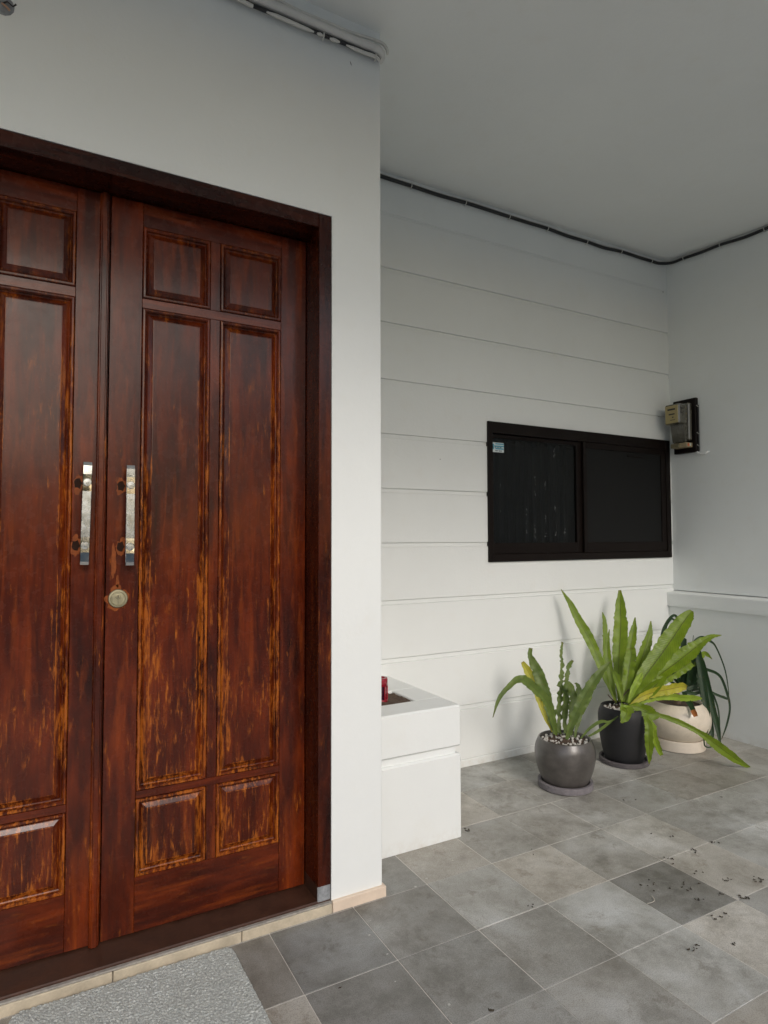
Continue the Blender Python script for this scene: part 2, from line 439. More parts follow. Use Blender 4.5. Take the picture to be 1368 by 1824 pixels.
for j in range(ny+1):
    for i in range(nx+1):
        x = sx0+(sx1-sx0)*i/nx; y = sy0+(sy1-sy0)*j/ny
        z = PZ-.008+.010*noise.fractal(Vector((x*22, y*22, 0)), 1.0, 2.0, 4)
        vv.append(W(x, y, min(z, PZ-.0015)))
m.add(vv, [[j*(nx+1)+i, j*(nx+1)+i+1, (j+1)*(nx+1)+i+1, (j+1)*(nx+1)+i] for j in range(ny) for i in range(nx)])
m.build('soil', MSOIL, pb)

# red lantern in the planter
MRED = plain('red_plastic', (.26, .008, .022), .25, var=.1, Coat_Weight=.4)
lc = onZ(677, 1250, PZ-.01); lr = .0265*S
hL = onY(684, 1206, lc.y/S).z - lc.z
rl = thing('red_lantern', 'small red cylindrical lantern standing on the soil of the planter box', 'lantern', lc)
m = MB()
m.lathe(lc, [(lr*.2, 0), (lr*1.02, 0), (lr*1.02, hL*.12), (lr*.94, hL*.13)], 32); m.build('base', MRED, rl)
m = MB()
m.lathe(lc, [(lr*.94, hL*.66), (lr*1.03, hL*.67), (lr*1.03, hL*.93), (lr*.96, hL), (lr*.72, hL), (lr*.70, hL*.94), (lr*.02, hL*.93)], 32); m.build('cap', MRED, rl)
for k in range(8):
    a = 2*pi*(k+.35)/8
    MB().tube([lc+Vector((lr*.92*cos(a), lr*.92*sin(a), hL*.1)), lc+Vector((lr*.92*cos(a), lr*.92*sin(a), hL*.7))], lr*.13, 8).build('rib', MRED, rl)
m = MB(); m.lathe(lc, [(lr*.72, hL*.05), (lr*.72, hL*.7)], 24); m.build('candle_cup', plain('dark_red_glass', (.05, .006, .02), .2), rl)

# ---------------------------------------------------------------- door frame
df = thing('door_frame', 'dark brown wooden frame of the double door with a worn low sill', 'door frame', W(.1375, YD, -.966))
IX0, IX1, IZ = -.3845, .6595, .8620     # inner opening
FY = YD-.0025
SILL = -.9655
m = MB().hbox(IX1, FX1, FY, YL+.04, -.928, FZ-.0004, .0015); m.build('jamb', MVF, df)
m = MB().hbox(FX0, IX0, FY, YL+.04, -.928, FZ-.0004, .0015); m.build('jamb', MVF, df)
m = MB().hbox(IX0+.0003, IX1-.0003, FY+.0004, YL+.04, IZ, FZ, .0015); m.build('head', MHF, df)
for a, b in ((IX1, FX1), (FX0, IX0)):
    mm = MB().hbox(a+.0003, b-.0005, FY+.002, YD+.006, SILL-.004, -.9282, .003).build('plaster_patch', MCHIP, df)
    MB().hbox(a+.0003 if a > 0 else b-.02, a+.02 if a > 0 else b, YD+.0065, YL+.04, SILL-.004, -.9282, .001).build('jamb_foot', MSILL, df)
m = MB().hbox(FX0, FX1, FY+.003, YL+.05, -.990, SILL, .003); m.build('sill', MSILL, df)
# door stop behind
MB().hbox(IX0+.001, IX1-.001, YL+.035, YL+.05, SILL-.001, IZ+.001, 0).build('back_panel', MDARK, df)

# ---------------------------------------------------------------- door leaves
LT = .018     # leaf thickness (plan)
LZ0, LZ1 = SILL+.003, .8585
COLS = [(.2135, .3855), (.4110, .5830)]
ROWS = [(.611, .798), (-.6235, .5870), (-.8310, -.6420)]
def panel(parent, x0, x1, z0, z1):
    prof = [(.0, .012, .1), (.0012, -.0012, .5), (.004, -.0042, 1.0), (.009, -.0046, .8), (.0125, -.001, .5), (.0145, .0065, .9), (.0175, .0085, .5), (.020, .007, .8), (.032, .0006, .45), (.0345, -.0012, 1.0), (.037, -.0014, .3)]
    m = MB(); a = W(x0, YL, z0); b = W(x1, YL, z1)
    vs = []; at = []
    for ins, d, we in prof:
        # tiny hand-planed unevenness
        q = [(a.x+ins, a.z+ins), (b.x-ins, a.z+ins), (b.x-ins, b.z-ins), (a.x+ins, b.z-ins)]
        for (x, z) in q:
            vs.append(Vector((x, a.y+d, z))); at.append(we)
    fs = [[r*4+k, r*4+(k+1) % 4, (r+1)*4+(k+1) % 4, (r+1)*4+k] for r in range(len(prof)-1) for k in range(4)]
    m.add(vs, fs, 0, at)
    n = len(prof)-1
    ins, d, we = prof[-1]
    ins += .0001
    q = [Vector((a.x+ins, a.y+d, a.z+ins)), Vector((b.x-ins, a.y+d, a.z+ins)), Vector((b.x-ins, a.y+d, b.z-ins)), Vector((a.x+ins, a.y+d, b.z-ins))]
    nx = 5; nz = max(5, int((b.z-a.z)/.05)); g_ = []; ga = []
    for j in range(nz+1):
        for i in range(nx+1):
            x = q[0].x+(q[1].x-q[0].x)*i/nx; z = q[0].z+(q[3].z-q[0].z)*j/nz
            g_.append(Vector((x, a.y+d, z))); ga.append(.28 if i in (0, nx) or j in (0, nz) else .02)
    m.add(g_, [[j*(nx+1)+i, j*(nx+1)+i+1, (j+1)*(nx+1)+i+1, (j+1)*(nx+1)+i] for j in range(nz) for i in range(nx)], 0, ga)
    return m.build('panel', MV, parent)
def leaf(mir, label):
    cx = .1375
    f = (lambda x: x) if not mir else (lambda x: 2*cx-x)
    t = thing('door_leaf', label, 'door', W(f(.40), YL, LZ0), 'leaves of the wooden double door')
    def bx(name, x0, x1, z0, z1, mat, dy=0.0):
        a, b = sorted((f(x0), f(x1)))
        return MB().hbox(a, b, YL+dy, YL+LT, z0, z1, .0009).build(name, mat, t)
    e = .0003
    bx('stile', cx+.0012, COLS[0][0], LZ0, LZ1, MV); bx('stile', COLS[1][1], IX1-.002, LZ0, LZ1, MV)
    zs = [(LZ1, ROWS[0][1]), (ROWS[0][0], ROWS[1][1]), (ROWS[1][0], ROWS[2][1]), (ROWS[2][0], LZ0)]
    for za, zb in zs: bx('rail', COLS[0][0]+e, COLS[1][1]-e, zb, za, MH, .0003)
    for z0, z1 in ROWS: bx('mullion', COLS[0][1], COLS[1][0], z0+e, z1-e, MV, .0006)
    for x0, x1 in COLS:
        for z0, z1 in ROWS:
            a, b = sorted((f(x0), f(x1))); panel(t, a, b, z0, z1)
    return t
LEAF = leaf(True, 'left leaf of the brown wooden double door, pull handle on its right stile')
RIGHT = leaf(False, 'right leaf of the brown wooden double door, round lock below its handle')
m = MB(); m.hbox(.1125, .1345, YL-.011, YL+.002, LZ0-.002, LZ1-.002, .003, at=.35)
m.hbox(.1170, .1300, YL-.0135, YL-.0105, LZ0-.002, LZ1-.002, .003, at=.1)
m.build('cover_strip', MV, LEAF)

def handle(parent, tl, bl, wpx, zt, zb):
    """bar between top pixel tl and bottom pixel bl on the plane 35 mm in front of the leaf"""
    yb = YL-.032
    A = onY(*tl, yb); B = onY(*bl, yb); wd = .0255
    ax = (A-B).normalized(); sd = Vector((1, 0, 0)); sd = (sd-ax*sd.dot(ax)).normalized(); nn = Vector((0, -1, 0))
    L_ = (A-B).length
    root = None
    # cross-section of flat bar, tapering at the ends
    def bar(s0, s1, th0, th1, name, mat, par, prof=None):
        st = prof or [(s0, th0), (s1, th1)]
        vs = []; fs = []
        for s_, th in st:
            c = B+ax*L_*s_
            h = wd/2
            ring = [(-h, 0), (-h+.001, -th*.5+.0), (-h+.0015, -th), (-h+.0045, -th-.0012), (h-.0045, -th-.0012), (h-.0015, -th), (h, 0)]
            ring = [(-h, .002), (-h, -th+.0012), (-h+.0012, -th), (h-.0012, -th), (h, -th+.0012), (h, .002)]
            vs += [c+sd*x_+nn*(-y_) for x_, y_ in ring]
        k = len(ring)
        for i in range(len(st)-1):
            for q in range(k): fs.append([i*k+q, i*k+(q+1) % k, (i+1)*k+(q+1) % k, (i+1)*k+q])
        fs.append(list(range(k))[::-1]); fs.append([(len(st)-1)*k+q for q in range(k)])
        mb = MB(); mb.add(vs, fs); return mb.build(name, mat, par)
    h = bar(0, 0, 0, 0, 'handle', MCHROME, parent, [(0, .002), (.03, .0065), (.12, .0068), (.27, .0055)])
    bar(0, 0, 0, 0, 'bar_end', MCHROME, h, [(.715, .0055), (.88, .0068), (.965, .0065), (1.0, .002)])
    bar(0, 0, 0, 0, 'grip', MSATIN, h, [(.2705, .0052), (.50, .0055), (.7145, .0052)])
    for f_ in (.185, .80):
        c = B+ax*L_*f_
        prof = [(.0001, .0), (.0108, .004), (.0116, .0066), (.0116, .0105), (.0106, .0114), (.0002, .0117)]
        MB().disc(c, nn, prof[1:], 40).build('bolt_cap', MSATIN, h)
        MB().tube([c+nn*-.001, Vector((c.x, YL*S-.0002, c.z))], .008, 14).build('post', MSATIN, h)
        bare(parent, Vector((c.x-.021, YL*S, c.z)), .0165, .028, f_*7+c.x*9, .0006, .25)
        # ragged dark rebate in the wood to the left of each post
        mb = MB(); p0 = Vector((c.x-.012, YL*S-.0012, c.z))
        vs = [p0]; n = 11
        for k in range(n):
            a = 2*pi*k/n; r_ = .0135*(1+.22*sin(k*2.9+f_*9)); vs.append(p0+Vector((-.011+r_*.8*cos(a), -.0003, r_*1.15*sin(a))))
        mb.add(vs, [[0, 1+k, 1+(k+1) % n] for k in range(n)])
        mb.build('bolt_rebate', MSCR, h)
    return h
MBARE = plain('bare_orange_wood', (.20, .048, .008), .45, var=.45, scale=70, bump=.2, Specular_IOR_Level=.2)
def bare(parent, c, rx, rz, seed, dy=.0006, gap=0.0):
    mb = MB(); n = 46; vs = []
    for q in (gap, 1.0):
        for k in range(n):
            a = 2*pi*k/n
            j = 1+.45*noise.noise(Vector((cos(a)*1.3, sin(a)*1.3, seed)))+.22*noise.noise(Vector((cos(a)*4, sin(a)*4, seed+3)))
            vs.append(c+Vector((rx*q*cos(a)*(j if q > gap else 1), -dy, rz*q*sin(a)*(j if q > gap else 1))))
    mb.add(vs, [[k, (k+1) % n, n+(k+1) % n, n+k] for k in range(n)])
    return mb.build('bare_patch', MBARE, parent)
MSCR = plain('scraped_dark_wood', (.020, .007, .003), .6, var=.5, scale=60, Specular_IOR_Level=.12)
handle(LEAF, (156.5, 823), (150, 1006), 18, 0, 0)
handle(RIGHT, (233, 829), (231, 1007), 17, 0, 0)
# lock
lk = onY(210, 1066, YL)
bare(RIGHT, lk, .0325, .0345, 2.2, .0006, .7)
bare(RIGHT, lk+Vector((-.002, 0, .052)), .005, .018, 5.1, .0006, .02)
bare(RIGHT, lk+Vector((-.014, 0, .115)), .007, .045, 8.4, .0006, .02)
MB().disc(lk, (0, -1, 0), [(.0285, -.002), (.0285, .0035), (.0268, .0052), (.0215, .0055), (.0208, .0046), (.0200, .0056), (.0001, .0058)], 48).build('lock', MLOCK, RIGHT)
lo = [o for o in RIGHT.children if o.name.startswith('lock')][0]
MB().disc(lk+Vector((0, -.0056, .006)), (0, -1, 0), [(.0080, 0), (.0080, .0016), (.0066, .0018), (.0062, .001), (.0001, .0012)], 28).build('cylinder', MLOCK, lo)
MB().box(lk+Vector((-.0011, -.0075, .003)), lk+Vector((.0011, -.0065, .0105)), .0003).build('key_slot', MDKM, lo)
MB().box(lk+Vector((-.0004, -.0066, -.0195)), lk+Vector((.0004, -.0060, -.003)), 0).build('seam', MDKM, lo)
for sx_, sz_ in ((-.0245, .001), (.0245, -.004)):
    MB().disc(lk+Vector((sx_, -.0042, sz_)), (0, -1, 0), [(.0016, 0), (.0014, .001), (.0001, .0011)], 10).build('pin', MDKM, lo)
# small white peg on the door head
pg = onY(64, 298, YL-.02)
MB().disc(pg, (0, -1, -.35), [(.0001, 0), (.0062, .001), (.0066, .006), (.0055, .009), (.0001, .0095)], 20).build('white_stud', plain('white_stud_plastic', (.75, .74, .72), .5), df)

# ---------------------------------------------------------------- window
wn = thing('sliding_window', 'black framed two panel sliding window set in the grooved white wall', 'window', W(2.4, YS, WZ0))
fy = YS-.011
fwid = .030
def ring4(m, x0, x1, z0, z1, y0, y1, wl, wr, wt, wb, bev=.0012):
    m.hbox(x0, x0+wl, y0, y1, z0, z1, bev); m.hbox(x1-wr, x1, y0, y1, z0, z1, bev)
    m.hbox(x0+wl, x1-wr, y0+.0003, y1, z1-wt, z1, bev); m.hbox(x0+wl, x1-wr, y0+.0003, y1, z0, z0+wb, bev)
m = MB(); ring4(m, WX0, WX1, WZ0, WZ1, fy, YS+.075, .026, .034, .052, .035)
m.hbox(WX0+.02, WX1-.02, YS+.026, YS+.030, WZ0+.03, WZ0+.046, .001); m.build('frame', MBLKF, wn)
ix0, ix1, iz0, iz1 = WX0+.026, WX1-.034, WZ0+.036, WZ1-.053
XM = 2.366
m = MB(); ring4(m, ix0+.001, XM+.028, iz0, iz1, YS+.010, YS+.028, .010, .050, .018, .050); sash1 = m.build('sash', MBLKF, wn)
m = MB(); ring4(m, XM+.012, ix1, iz0, iz1, YS-.006, YS+.0085, .022, .035, .030, .050); sash2 = m.build('sash', MBLKF, wn)
def glass():
    t = NT('dark_window_glass'); t.set(Base_Color=(.45, .48, .48), Roughness=.02, Transmission_Weight=1.0, IOR=1.28, Specular_IOR_Level=.3); return t.m
MGL = glass()
MB().hbox(ix0+.008, XM-.018, YS+.018, YS+.021, iz0+.046, iz1-.014, 0).build('pane', MGL, sash1)
scr = plain('insect_screen', (.007, .0072, .0072), .6, var=.1, scale=300, Specular_IOR_Level=.2)
MB().hbox(XM+.030, ix1-.030, YS+.000, YS+.002, iz0+.046, iz1-.026, 0).build('pane', scr, sash2)
# latch on the right sash head
m = MB(); a = onY(1118, 812, YS-.006); b = onY(1147, 818, YS-.006)
m.box(Vector((a.x, a.y-.004, a.z-.006)), Vector((b.x, a.y+.002, a.z+.001)), .001); m.build('latch', MBLKF, sash2)
# room coloured near black for want of light, vertical blinds behind left pane
MROOM = plain('unlit_room_black', (.02, .02, .02), .9)
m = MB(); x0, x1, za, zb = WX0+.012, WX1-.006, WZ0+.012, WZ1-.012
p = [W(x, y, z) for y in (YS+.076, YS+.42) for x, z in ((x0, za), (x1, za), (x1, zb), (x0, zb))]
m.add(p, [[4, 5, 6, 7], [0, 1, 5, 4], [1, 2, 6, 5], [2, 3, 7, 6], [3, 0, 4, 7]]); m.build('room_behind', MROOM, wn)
MBL = plain('dark_blind', (.010, .012, .013), .5, var=.3, scale=10)
for k in range(11):
    xx = ix0+.02+k*.052
    c0 = W(xx, YS+.085, iz0+.03); c1 = W(xx, YS+.085, iz1-.01)
    dx, dy = .026*S*cos(.45), .026*S*sin(.45)
    m = MB(); m.add([c0+Vector((-dx, -dy, 0)), c0+Vector((0, .004, 0)), c0+Vector((dx, dy, 0)), c1+Vector((-dx, -dy, 0)), c1+Vector((0, .004, 0)), c1+Vector((dx, dy, 0))], [[0, 1, 4, 3], [1, 2, 5, 4]])
    m.build('blind_slat', MBL, wn)
# pale flecks on the glass, painted glints of the slats
fl = MB(); r3 = random.Random(3)
for (u, v0, v1) in ((938, 905, 955), (953, 848, 883), (953, 935, 958), (971, 858, 872), (972, 910, 958), (987, 800, 815), (989, 900, 912), (990, 935, 956), (1006, 940, 956), (892, 840, 940)):
    for q in range(10 if u != 892 else 3):
        c = onY(u+r3.uniform(-1.2, 1.2), r3.uniform(v0, v1), YS+.0176); wv_, hv_ = r3.uniform(.0006, .0022), r3.uniform(.001, .005)
        fl.add([c+Vector((-wv_, 0, -hv_)), c+Vector((wv_, 0, -hv_*.6)), c+Vector((wv_*.7, 0, hv_)), c+Vector((-wv_*.5, 0, hv_*.8))], [[0, 1, 2, 3]])
fo = fl.build('glint_flecks', plain('grey_glint', (.35, .36, .35), .7), wn); fo['kind'] = 'stuff'
# sticker, top-left corner of the left pane
st0 = onY(875.5, 787.5, YS+.0165); st1 = onY(897.5, 806.5, YS+.0165)
MSW = plain('sticker_white', (.62, .68, .68), .5, var=.05); MSB = plain('sticker_blue', (.05, .30, .42), .5, var=.05); MSK = plain('sticker_ink', (.03, .06, .09), .5)
x0, x1, zb, zt = st0.x, st1.x, st1.z, st0.z; yy = st0.y; ww, hh = x1-x0, zt-zb
stk = MB().box((x0, yy-.0004, zb), (x1, yy, zt), 0).build('sticker', MSW, wn)
m = MB()
for (a, b, c, d) in ((.30, 1.0, .80, .93), (.22, 1.0, .56, .70), (.04, .20, .30, .86), (.30, .98, .30, .44)):
    m.box((x0+ww*a, yy-.0008, zb+hh*c), (x0+ww*b-.0002, yy-.0005, zb+hh*d), 0)
m.build('sticker_band', MSB, stk)
m = MB()
for (a, b, c, d) in ((.24, .36, .47, .55), (.40, .60, .48, .54), (.64, .80, .47, .54), (.30, .42, .10, .20), (.46, .52, .10, .22), (.60, .66, .08, .22), (.70, .82, .10, .20), (.07, .12, .42, .62)):
    m.box((x0+ww*a, yy-.0012, zb+hh*c), (x0+ww*b, yy-.0009, zb+hh*d), 0)
m.build('sticker_print', MSK, stk)

# ---------------------------------------------------------------- electricity meter
XB = XR-.022
bc = W(XR, 2.16, .45)
mt = thing('electricity_meter', 'old electricity meter with yellowed face on a black board near the corner', 'electric meter', bc)
def mbx(name, x0, x1, y0, y1, z0, z1, mat, bev=.003, par=None):
    return MB().hbox(x0, x1, y0, y1, z0, z1, bev).build(name, mat, par or mt)
MBOARD = plain('black_board', (.010, .007, .006), .5, Specular_IOR_Level=.15)
BY0, BY1, BZ0, BZ1 = 2.090, 2.226, .452, .742
mbx('backboard', XB, XR+.001, BY0, BY1, BZ0, BZ1, MBOARD, .004)
MYEL = plain('yellowed_plate', (.36, .29, .13), .45, var=.1); MGRY = plain('smoky_plastic', (.10, .095, .075), .25, var=.15, scale=20, Coat_Weight=.4)
MOLV = plain('olive_plastic', (.16, .14, .08), .35, var=.2)
MBEI = plain('beige_breaker', (.34, .27, .16), .5, var=.08); MORG = plain('orange_mark', (.62, .12, .03), .5); MGRN = plain('pale_mark', (.6, .66, .6), .5); MINK = plain('dark_print', (.03, .025, .02), .6)
# meter body
XF = XB-.098
body = mbx('meter_cover', XF, XB-.026, 2.117, 2.207, .600, .708, MGRY, .009)
mbx('meter_base', XB-.027, XB, 2.110, 2.214, .515, .716, MGRY, .008)
mbx('face_plate', XF-.0015, XF+.002, 2.124, 2.200, .606, .700, MYEL, .002, body)
for (a, b, c, d) in ((2.140, 2.185, .675, .684), (2.143, 2.178, .650, .657), (2.150, 2.158, .634, .640), (2.142, 2.170, .621, .624)):
    mbx('print', XF-.0025, XF-.0012, a, b, c, d, MINK, 0, body)
for (a, b, c, d) in ((.008, .030, .678, .686), (.010, .026, .655, .661), (.024, .029, .640, .645)):
    mbx('print', XF+a, XF+b, 2.1140, 2.1154, c, d, MINK, 0, body)
for zz in (.685, .655, .628):
    MB().disc(W(XF+.055, 2.1165, zz), (0, -1, 0), [(.007, 0), (.007, .0015), (.0045, .0016), (.0045, .0006), (.0001, .0007)], 18).build('dial', MOLV, body)
m = MB(); a0, a1 = W(XF+.040, 2.122, .600), W(XB-.027, 2.202, .600); z1_ = W(0, 0, .600).z; z0_ = W(0, 0, .508).z
m.add([Vector((a0.x, a0.y, z1_)), Vector((a1.x, a0.y, z1_)), Vector((a1.x, a1.y, z1_)), Vector((a0.x, a1.y, z1_)),
       Vector((a0.x+.018, a0.y+.004, z0_)), Vector((a1.x, a0.y+.004, z0_)), Vector((a1.x, a1.y-.004, z0_)), Vector((a0.x+.018, a1.y-.004, z0_))],
      [[0, 1, 5, 4], [1, 2, 6, 5], [2, 3, 7, 6], [3, 0, 4, 7], [4, 5, 6, 7], [3, 2, 1, 0]])
m.build('terminal_cover', MGRY, mt)
br = mbx('breaker', XB-.052, XB, 2.112, 2.206, .478, .502, MBEI, .002)
mbx('breaker_rocker', XB-.062, XB-.051, 2.150, 2.200, .480, .498, MOLV, .002, br)
mbx('orange_mark', XB-.040, XB-.028, 2.1100, 2.1122, .483, .497, MORG, 0, br)
mbx('pale_mark', XB-.0265, XB-.016, 2.1100, 2.1122, .484, .498, MGRN, 0, br)
cpts = [W(XR-.012, BY0+.012, .462), W(XR-.012, BY0+.000, .447), W(XR-.012, BY0-.018, .438), W(XR-.012, BY0-.038, .438), W(XR-.008, BY0-.050, .444), W(XR+.003, BY0-.054, .447)]
MB().tube(smooth(cpts), .0070, 12).build('bent_conduit', plain('white_plastic_pipe', (.85, .86, .84), .4), mt)
MB().tube([W(XR-.010, BY0-.006, z) for z in (.70, .62, .56, .50, .455)], .0045, 8).build('cable', MBLKC, mt)
for z in (.545, .480, .69):
    MB().tube([W(XR-.017, BY0-.012, z), W(XR-.018, BY0-.002, z+.008), W(XR-.004, BY0-.001, z+.012)], .0022, 6).build('cable_tie', MWCAB, mt)


# ---------------------------------------------------------------- cables along the ceiling
cpx = [(640, 300.5), (676, 313), (732, 331), (780, 347), (829, 361), (870, 374), (907, 386), (945, 398), (975, 407), (1010, 420), (1045, 430.5), (1075, 441), (1106, 448), (1140, 459), (1160, 465), (1174, 469)]
cpr = [(1196, 468), (1218, 460), (1250, 449), (1283, 436), (1325, 423), (1362, 408), (1400, 392), (1450, 371)]
YC = YS-.012; XC = XR-.012
path = [onY(u, v, YC) for u, v in cpx] + [onX(u, v, XC) for u, v in cpr]
ck = thing('black_cable', 'thick black cable clipped under the ceiling round the far corner', 'cable', path[0])
MB().tube(smooth(path), .0098, 12).build('sheath', MBLKC, ck)
path2 = [q+Vector((0, 0, .0125)) + Vector((noise.noise(q*2.1), 0, 0))*0 for q in path]
path2 = [q+Vector((0, 0, .003*noise.noise(q*9))) for q in path2]
wc = MB().tube(smooth(path2), .0036, 8).build('thin_white_cable', MWCAB, None, path2[0])
tag(wc, 'thin pale cable running just above the thick black ceiling cable', 'cable')
def clip(c, along, nrm, par, r=.0118):
    along = along.normalized(); a = Vector((0, 0, 1)); a = (a-along*a.dot(along)).normalized()
    pts = []
    for k in range(9):
        t = -pi*.62 + pi*1.24*k/8
        pts.append(c + nrm*cos(t)*r + a*sin(t)*r)
    pts = [pts[0]-nrm*.008+a*-.001] + pts
    return MB().tube(pts, .0028, 6, r2=.0022).build('clip', MWCAB, par)
for i, (u, v) in enumerate(cpx):
    if (u, v) in [cpx[k] for k in (2, 4, 6, 8, 10, 12, 14)]:
        clip(path[i], path[i+1]-path[i-1], Vector((0, -1, 0)), ck)
for k in (1, 3, 5):
    i = len(cpx)+k; clip(path[i], path[i+1]-path[i-1], Vector((-1, 0, 0)), ck)

# conduit bundle on the door wall
Yc = YD-.016
pip = [onY(u, v, Yc) for u, v in ((380, -42), (440, -10), (510, 19.5), (560, 41.5), (600, 59), (632, 72.5), (664, 85.5), (674, 90))]
cd = thing('conduit', 'white painted conduit pipe running along the top of the door wall', 'conduit', pip[-1])
MB().tube(smooth(pip[:7]), .0150, 16).build('pipe', MWPIPE, cd)
e0, e1 = pip[6], pip[7]
MB().tube([e0, e1, e1+Vector((.012, .004, -.004)), e1+Vector((.020, .016, -.006)), e1+Vector((.022, .035, -.006))], [.0172, .0172, .0168, .016, .015], 16).build('elbow', MWPIPE, cd)
up_ = [onY(u, v, Yc-.004) for u, v in ((470, -16), (505, 5), (534, 20), (560, 31), (590, 43), (620, 56), (655, 67), (672, 73), (683, 79), (689, 88), (690, 96))]
o = MB().tube(smooth(up_), .0055, 8).build('pale_cable', MWCAB, None, up_[0]); tag(o, 'pale painted cable lying along the upper side of the door wall conduit', 'cable')
lo_ = [onY(u, v, Yc+.002) for u, v in ((380, -22), (425, -3), (450, 9.5), (500, 30), (541, 48), (575, 62), (610, 76), (645, 91), (668, 99.5), (676, 108))]
o = thing('lower_cable', 'black cable with peeling white paint below the door wall conduit', 'cable', lo_[0])
MB().tube(smooth(lo_), .0072, 8).build('sheath', MBLKC, o)
def offs(pts, dz, dy=-.004): return [q+Vector((0, dy, dz)) for q in smooth(pts)]
full = offs(lo_, -.0065)
NF = len(full)
for a, b in ((0.0, .235), (.28, .50), (.53, .555), (.60, .66), (.69, 1.0)):
    i0, i1 = int(a*(NF-1)), int(b*(NF-1))
    if i1-i0 < 2: i1 = i0+2
    n_ = i1-i0+1
    rad = [.0062*(min(1, .45+1.2*min(k, n_-1-k)/max(1, n_/3)) if a > .2 else 1)*(1+.12*noise.noise(Vector((k*.7, a*9, 0)))) for k in range(n_)]
    MB().tube(full[i0:i1+1], rad, 8).build('paint_skin', MWCAB, o)
for f_ in (.57, .90):
    q = full[int(f_*(NF-1))]
    MB().tube([q+Vector((0, .006, -.012)), q+Vector((0, -.006, -.006)), q+Vector((0, -.008, .006)), q+Vector((0, .006, .012))], .0028, 6).build('clip', MWCAB, o)
# little marks on the plaster
def fleck(name, pts, mat, label, cat):
    m = MB(); m.add(pts, [list(range(len(pts)))]); return m
# chip in the plaster below the conduit
q = onY(625, 113, YD-.0004)
MB().add([q+Vector((-.004, 0, .008)), q+Vector((0, 0, .004)), q+Vector((.0035, 0, -.008)), q+Vector((-.0005, 0, -.004))], [[0, 1, 2, 3]]).build('chip', MDKM, dw)
MPUT = plain('white_putty', (.85, .84, .8), .7)
q = onX(1254, 452, XR-.0008)
MB().add([q+Vector((0, .008, .006)), q+Vector((0, -.012, .007)), q+Vector((0, -.006, -.006)), q+Vector((0, -.005, -.026)), q+Vector((0, .000, -.028)), q+Vector((0, .002, -.006))], [[0, 1, 2, 3, 4, 5]]).build('putty_smear', MPUT, rw)
q = onX(1197, 474, XR-.0008)
MB().add([q+Vector((0, .002, .012)), q+Vector((0, -.004, .013)), q+Vector((0, .004, -.016))], [[0, 1, 2]]).build('putty_smear', MPUT, rw)
q = onY(784, 818, YS-.0005)
MB().disc(q, (0, -1, 0), [(.003, 0), (.0022, .001), (.0001, .0004)], 8).build('nail_hole', MMORT, sw)
q = onY(1181, 520, YS-.0006)
MB().disc(q, (0, -1, 0), [(.004, 0), (.003, .001), (.0001, .0004)], 8).build('nail_hole', MDKM, sw)
# broken fixing at the very top left
q = onY(4, 6, YD-.004)
bf = thing('broken_fixing', 'ragged broken fixing with bare wire ends at the top left of the wall', 'fixing', q)
MB().disc(q+Vector((0, .005, 0)), (0, -1, 0), [(.030, 0), (.024, .004), (.016, .003), (.0001, .005)], 13).build('plaster_lump', MCHIP, bf)
MB().tube([q, q+Vector((.012, -.008, .004)), q+Vector((.026, -.006, -.003)), q+Vector((.034, -.012, .002))], .0022, 6).build('wire', MBLKC, bf)
MB().tube([q, q+Vector((.008, -.008, -.010)), q+Vector((.018, -.010, -.020))], .0030, 6).build('wire', plain('copper_wire', (.5, .3, .2), .4, .6), bf)

# ---------------------------------------------------------------- doormat
def mat_mat():
    t = NT('grey_coil_mat'); v = t.coord()
    a = t.noise(v, 150, 4, .75, 2.5); b = t.noise(v, 420, 2, .7, 1.0); c_ = t.noise(v, 4, 4)
    c = t.ramp(a, [(.32, (.26, .27, .25)), (.46, (.54, .565, .535)), (.64, (.78, .81, .78))])
    c = t.mix(t.ramp(c_, [(.35, .35), (.65, 0.0)]), c, (.45, .465, .43))
    c = t.mix(t.ramp(b, [(.3, .5), (.45, 0.0)]), c, (.18, .19, .17))
    nb = t.bump(a, .9, .004); nb = t.bump(b, .5, .002, nb)
    return t.out(c, None, nb, Roughness=.75)
mA = onZ(14, 1806, -.99); mB_ = onZ(413, 1681, -.99); mC = onZ(503, 1828, -.99)
ex = (mB_-mA); wM = ex.length; ex.normalize(); ey = Vector((-ex.y, ex.x, 0))*-1
ey = (mC-mB_); ey = (ey-ex*ey.dot(ex)*.6); ey.normalize()
hM = .40; nu, nv = 300, 205; vs_, fs_ = [], []
rc = .035
hgt = .011
for j in range(nv+1):
    for i in range(nu+1):
        a = i/nu*wM; b = j/nv*hM
        # rounded corners: pull points in the corner squares onto the arc
        def pull(a, b):
            cx_ = rc if a < rc else (wM-rc if a > wM-rc else None); cy_ = rc if b < rc else (hM-rc if b > hM-rc else None)
            if cx_ is None or cy_ is None: return a, b
            dx, dy = a-cx_, b-cy_; mxy = max(abs(dx), abs(dy)); l_ = hypot(dx, dy)
            if l_ < 1e-9: return a, b
            return cx_+dx*mxy/l_, cy_+dy*mxy/l_
        a2, b2 = pull(a, b)
        edge = min(i, nu-i, j, nv-j)
        z = hgt+.0030*noise.noise(Vector((a*190, b*190, 0)))*1.3+.0014*noise.noise(Vector((a*520, b*520, 5)))
        if edge == 0: z = .0005
        if edge == 1: z *= .75
        jit = .0012*noise.noise(Vector((a*150, b*150, 9)))
        vs_.append(mA+ex*(a2+jit)+ey*(b2+jit)+Vector((0, 0, z))-Vector((0, 0, mA.z)))
fs_ = [[j*(nu+1)+i, j*(nu+1)+i+1, (j+1)*(nu+1)+i+1, (j+1)*(nu+1)+i] for j in range(nv) for i in range(nu)]
mo = MB().add(vs_, fs_, 0, 0.0, True).build('doormat', mat_mat(), None, (mA.x, mA.y, 0))
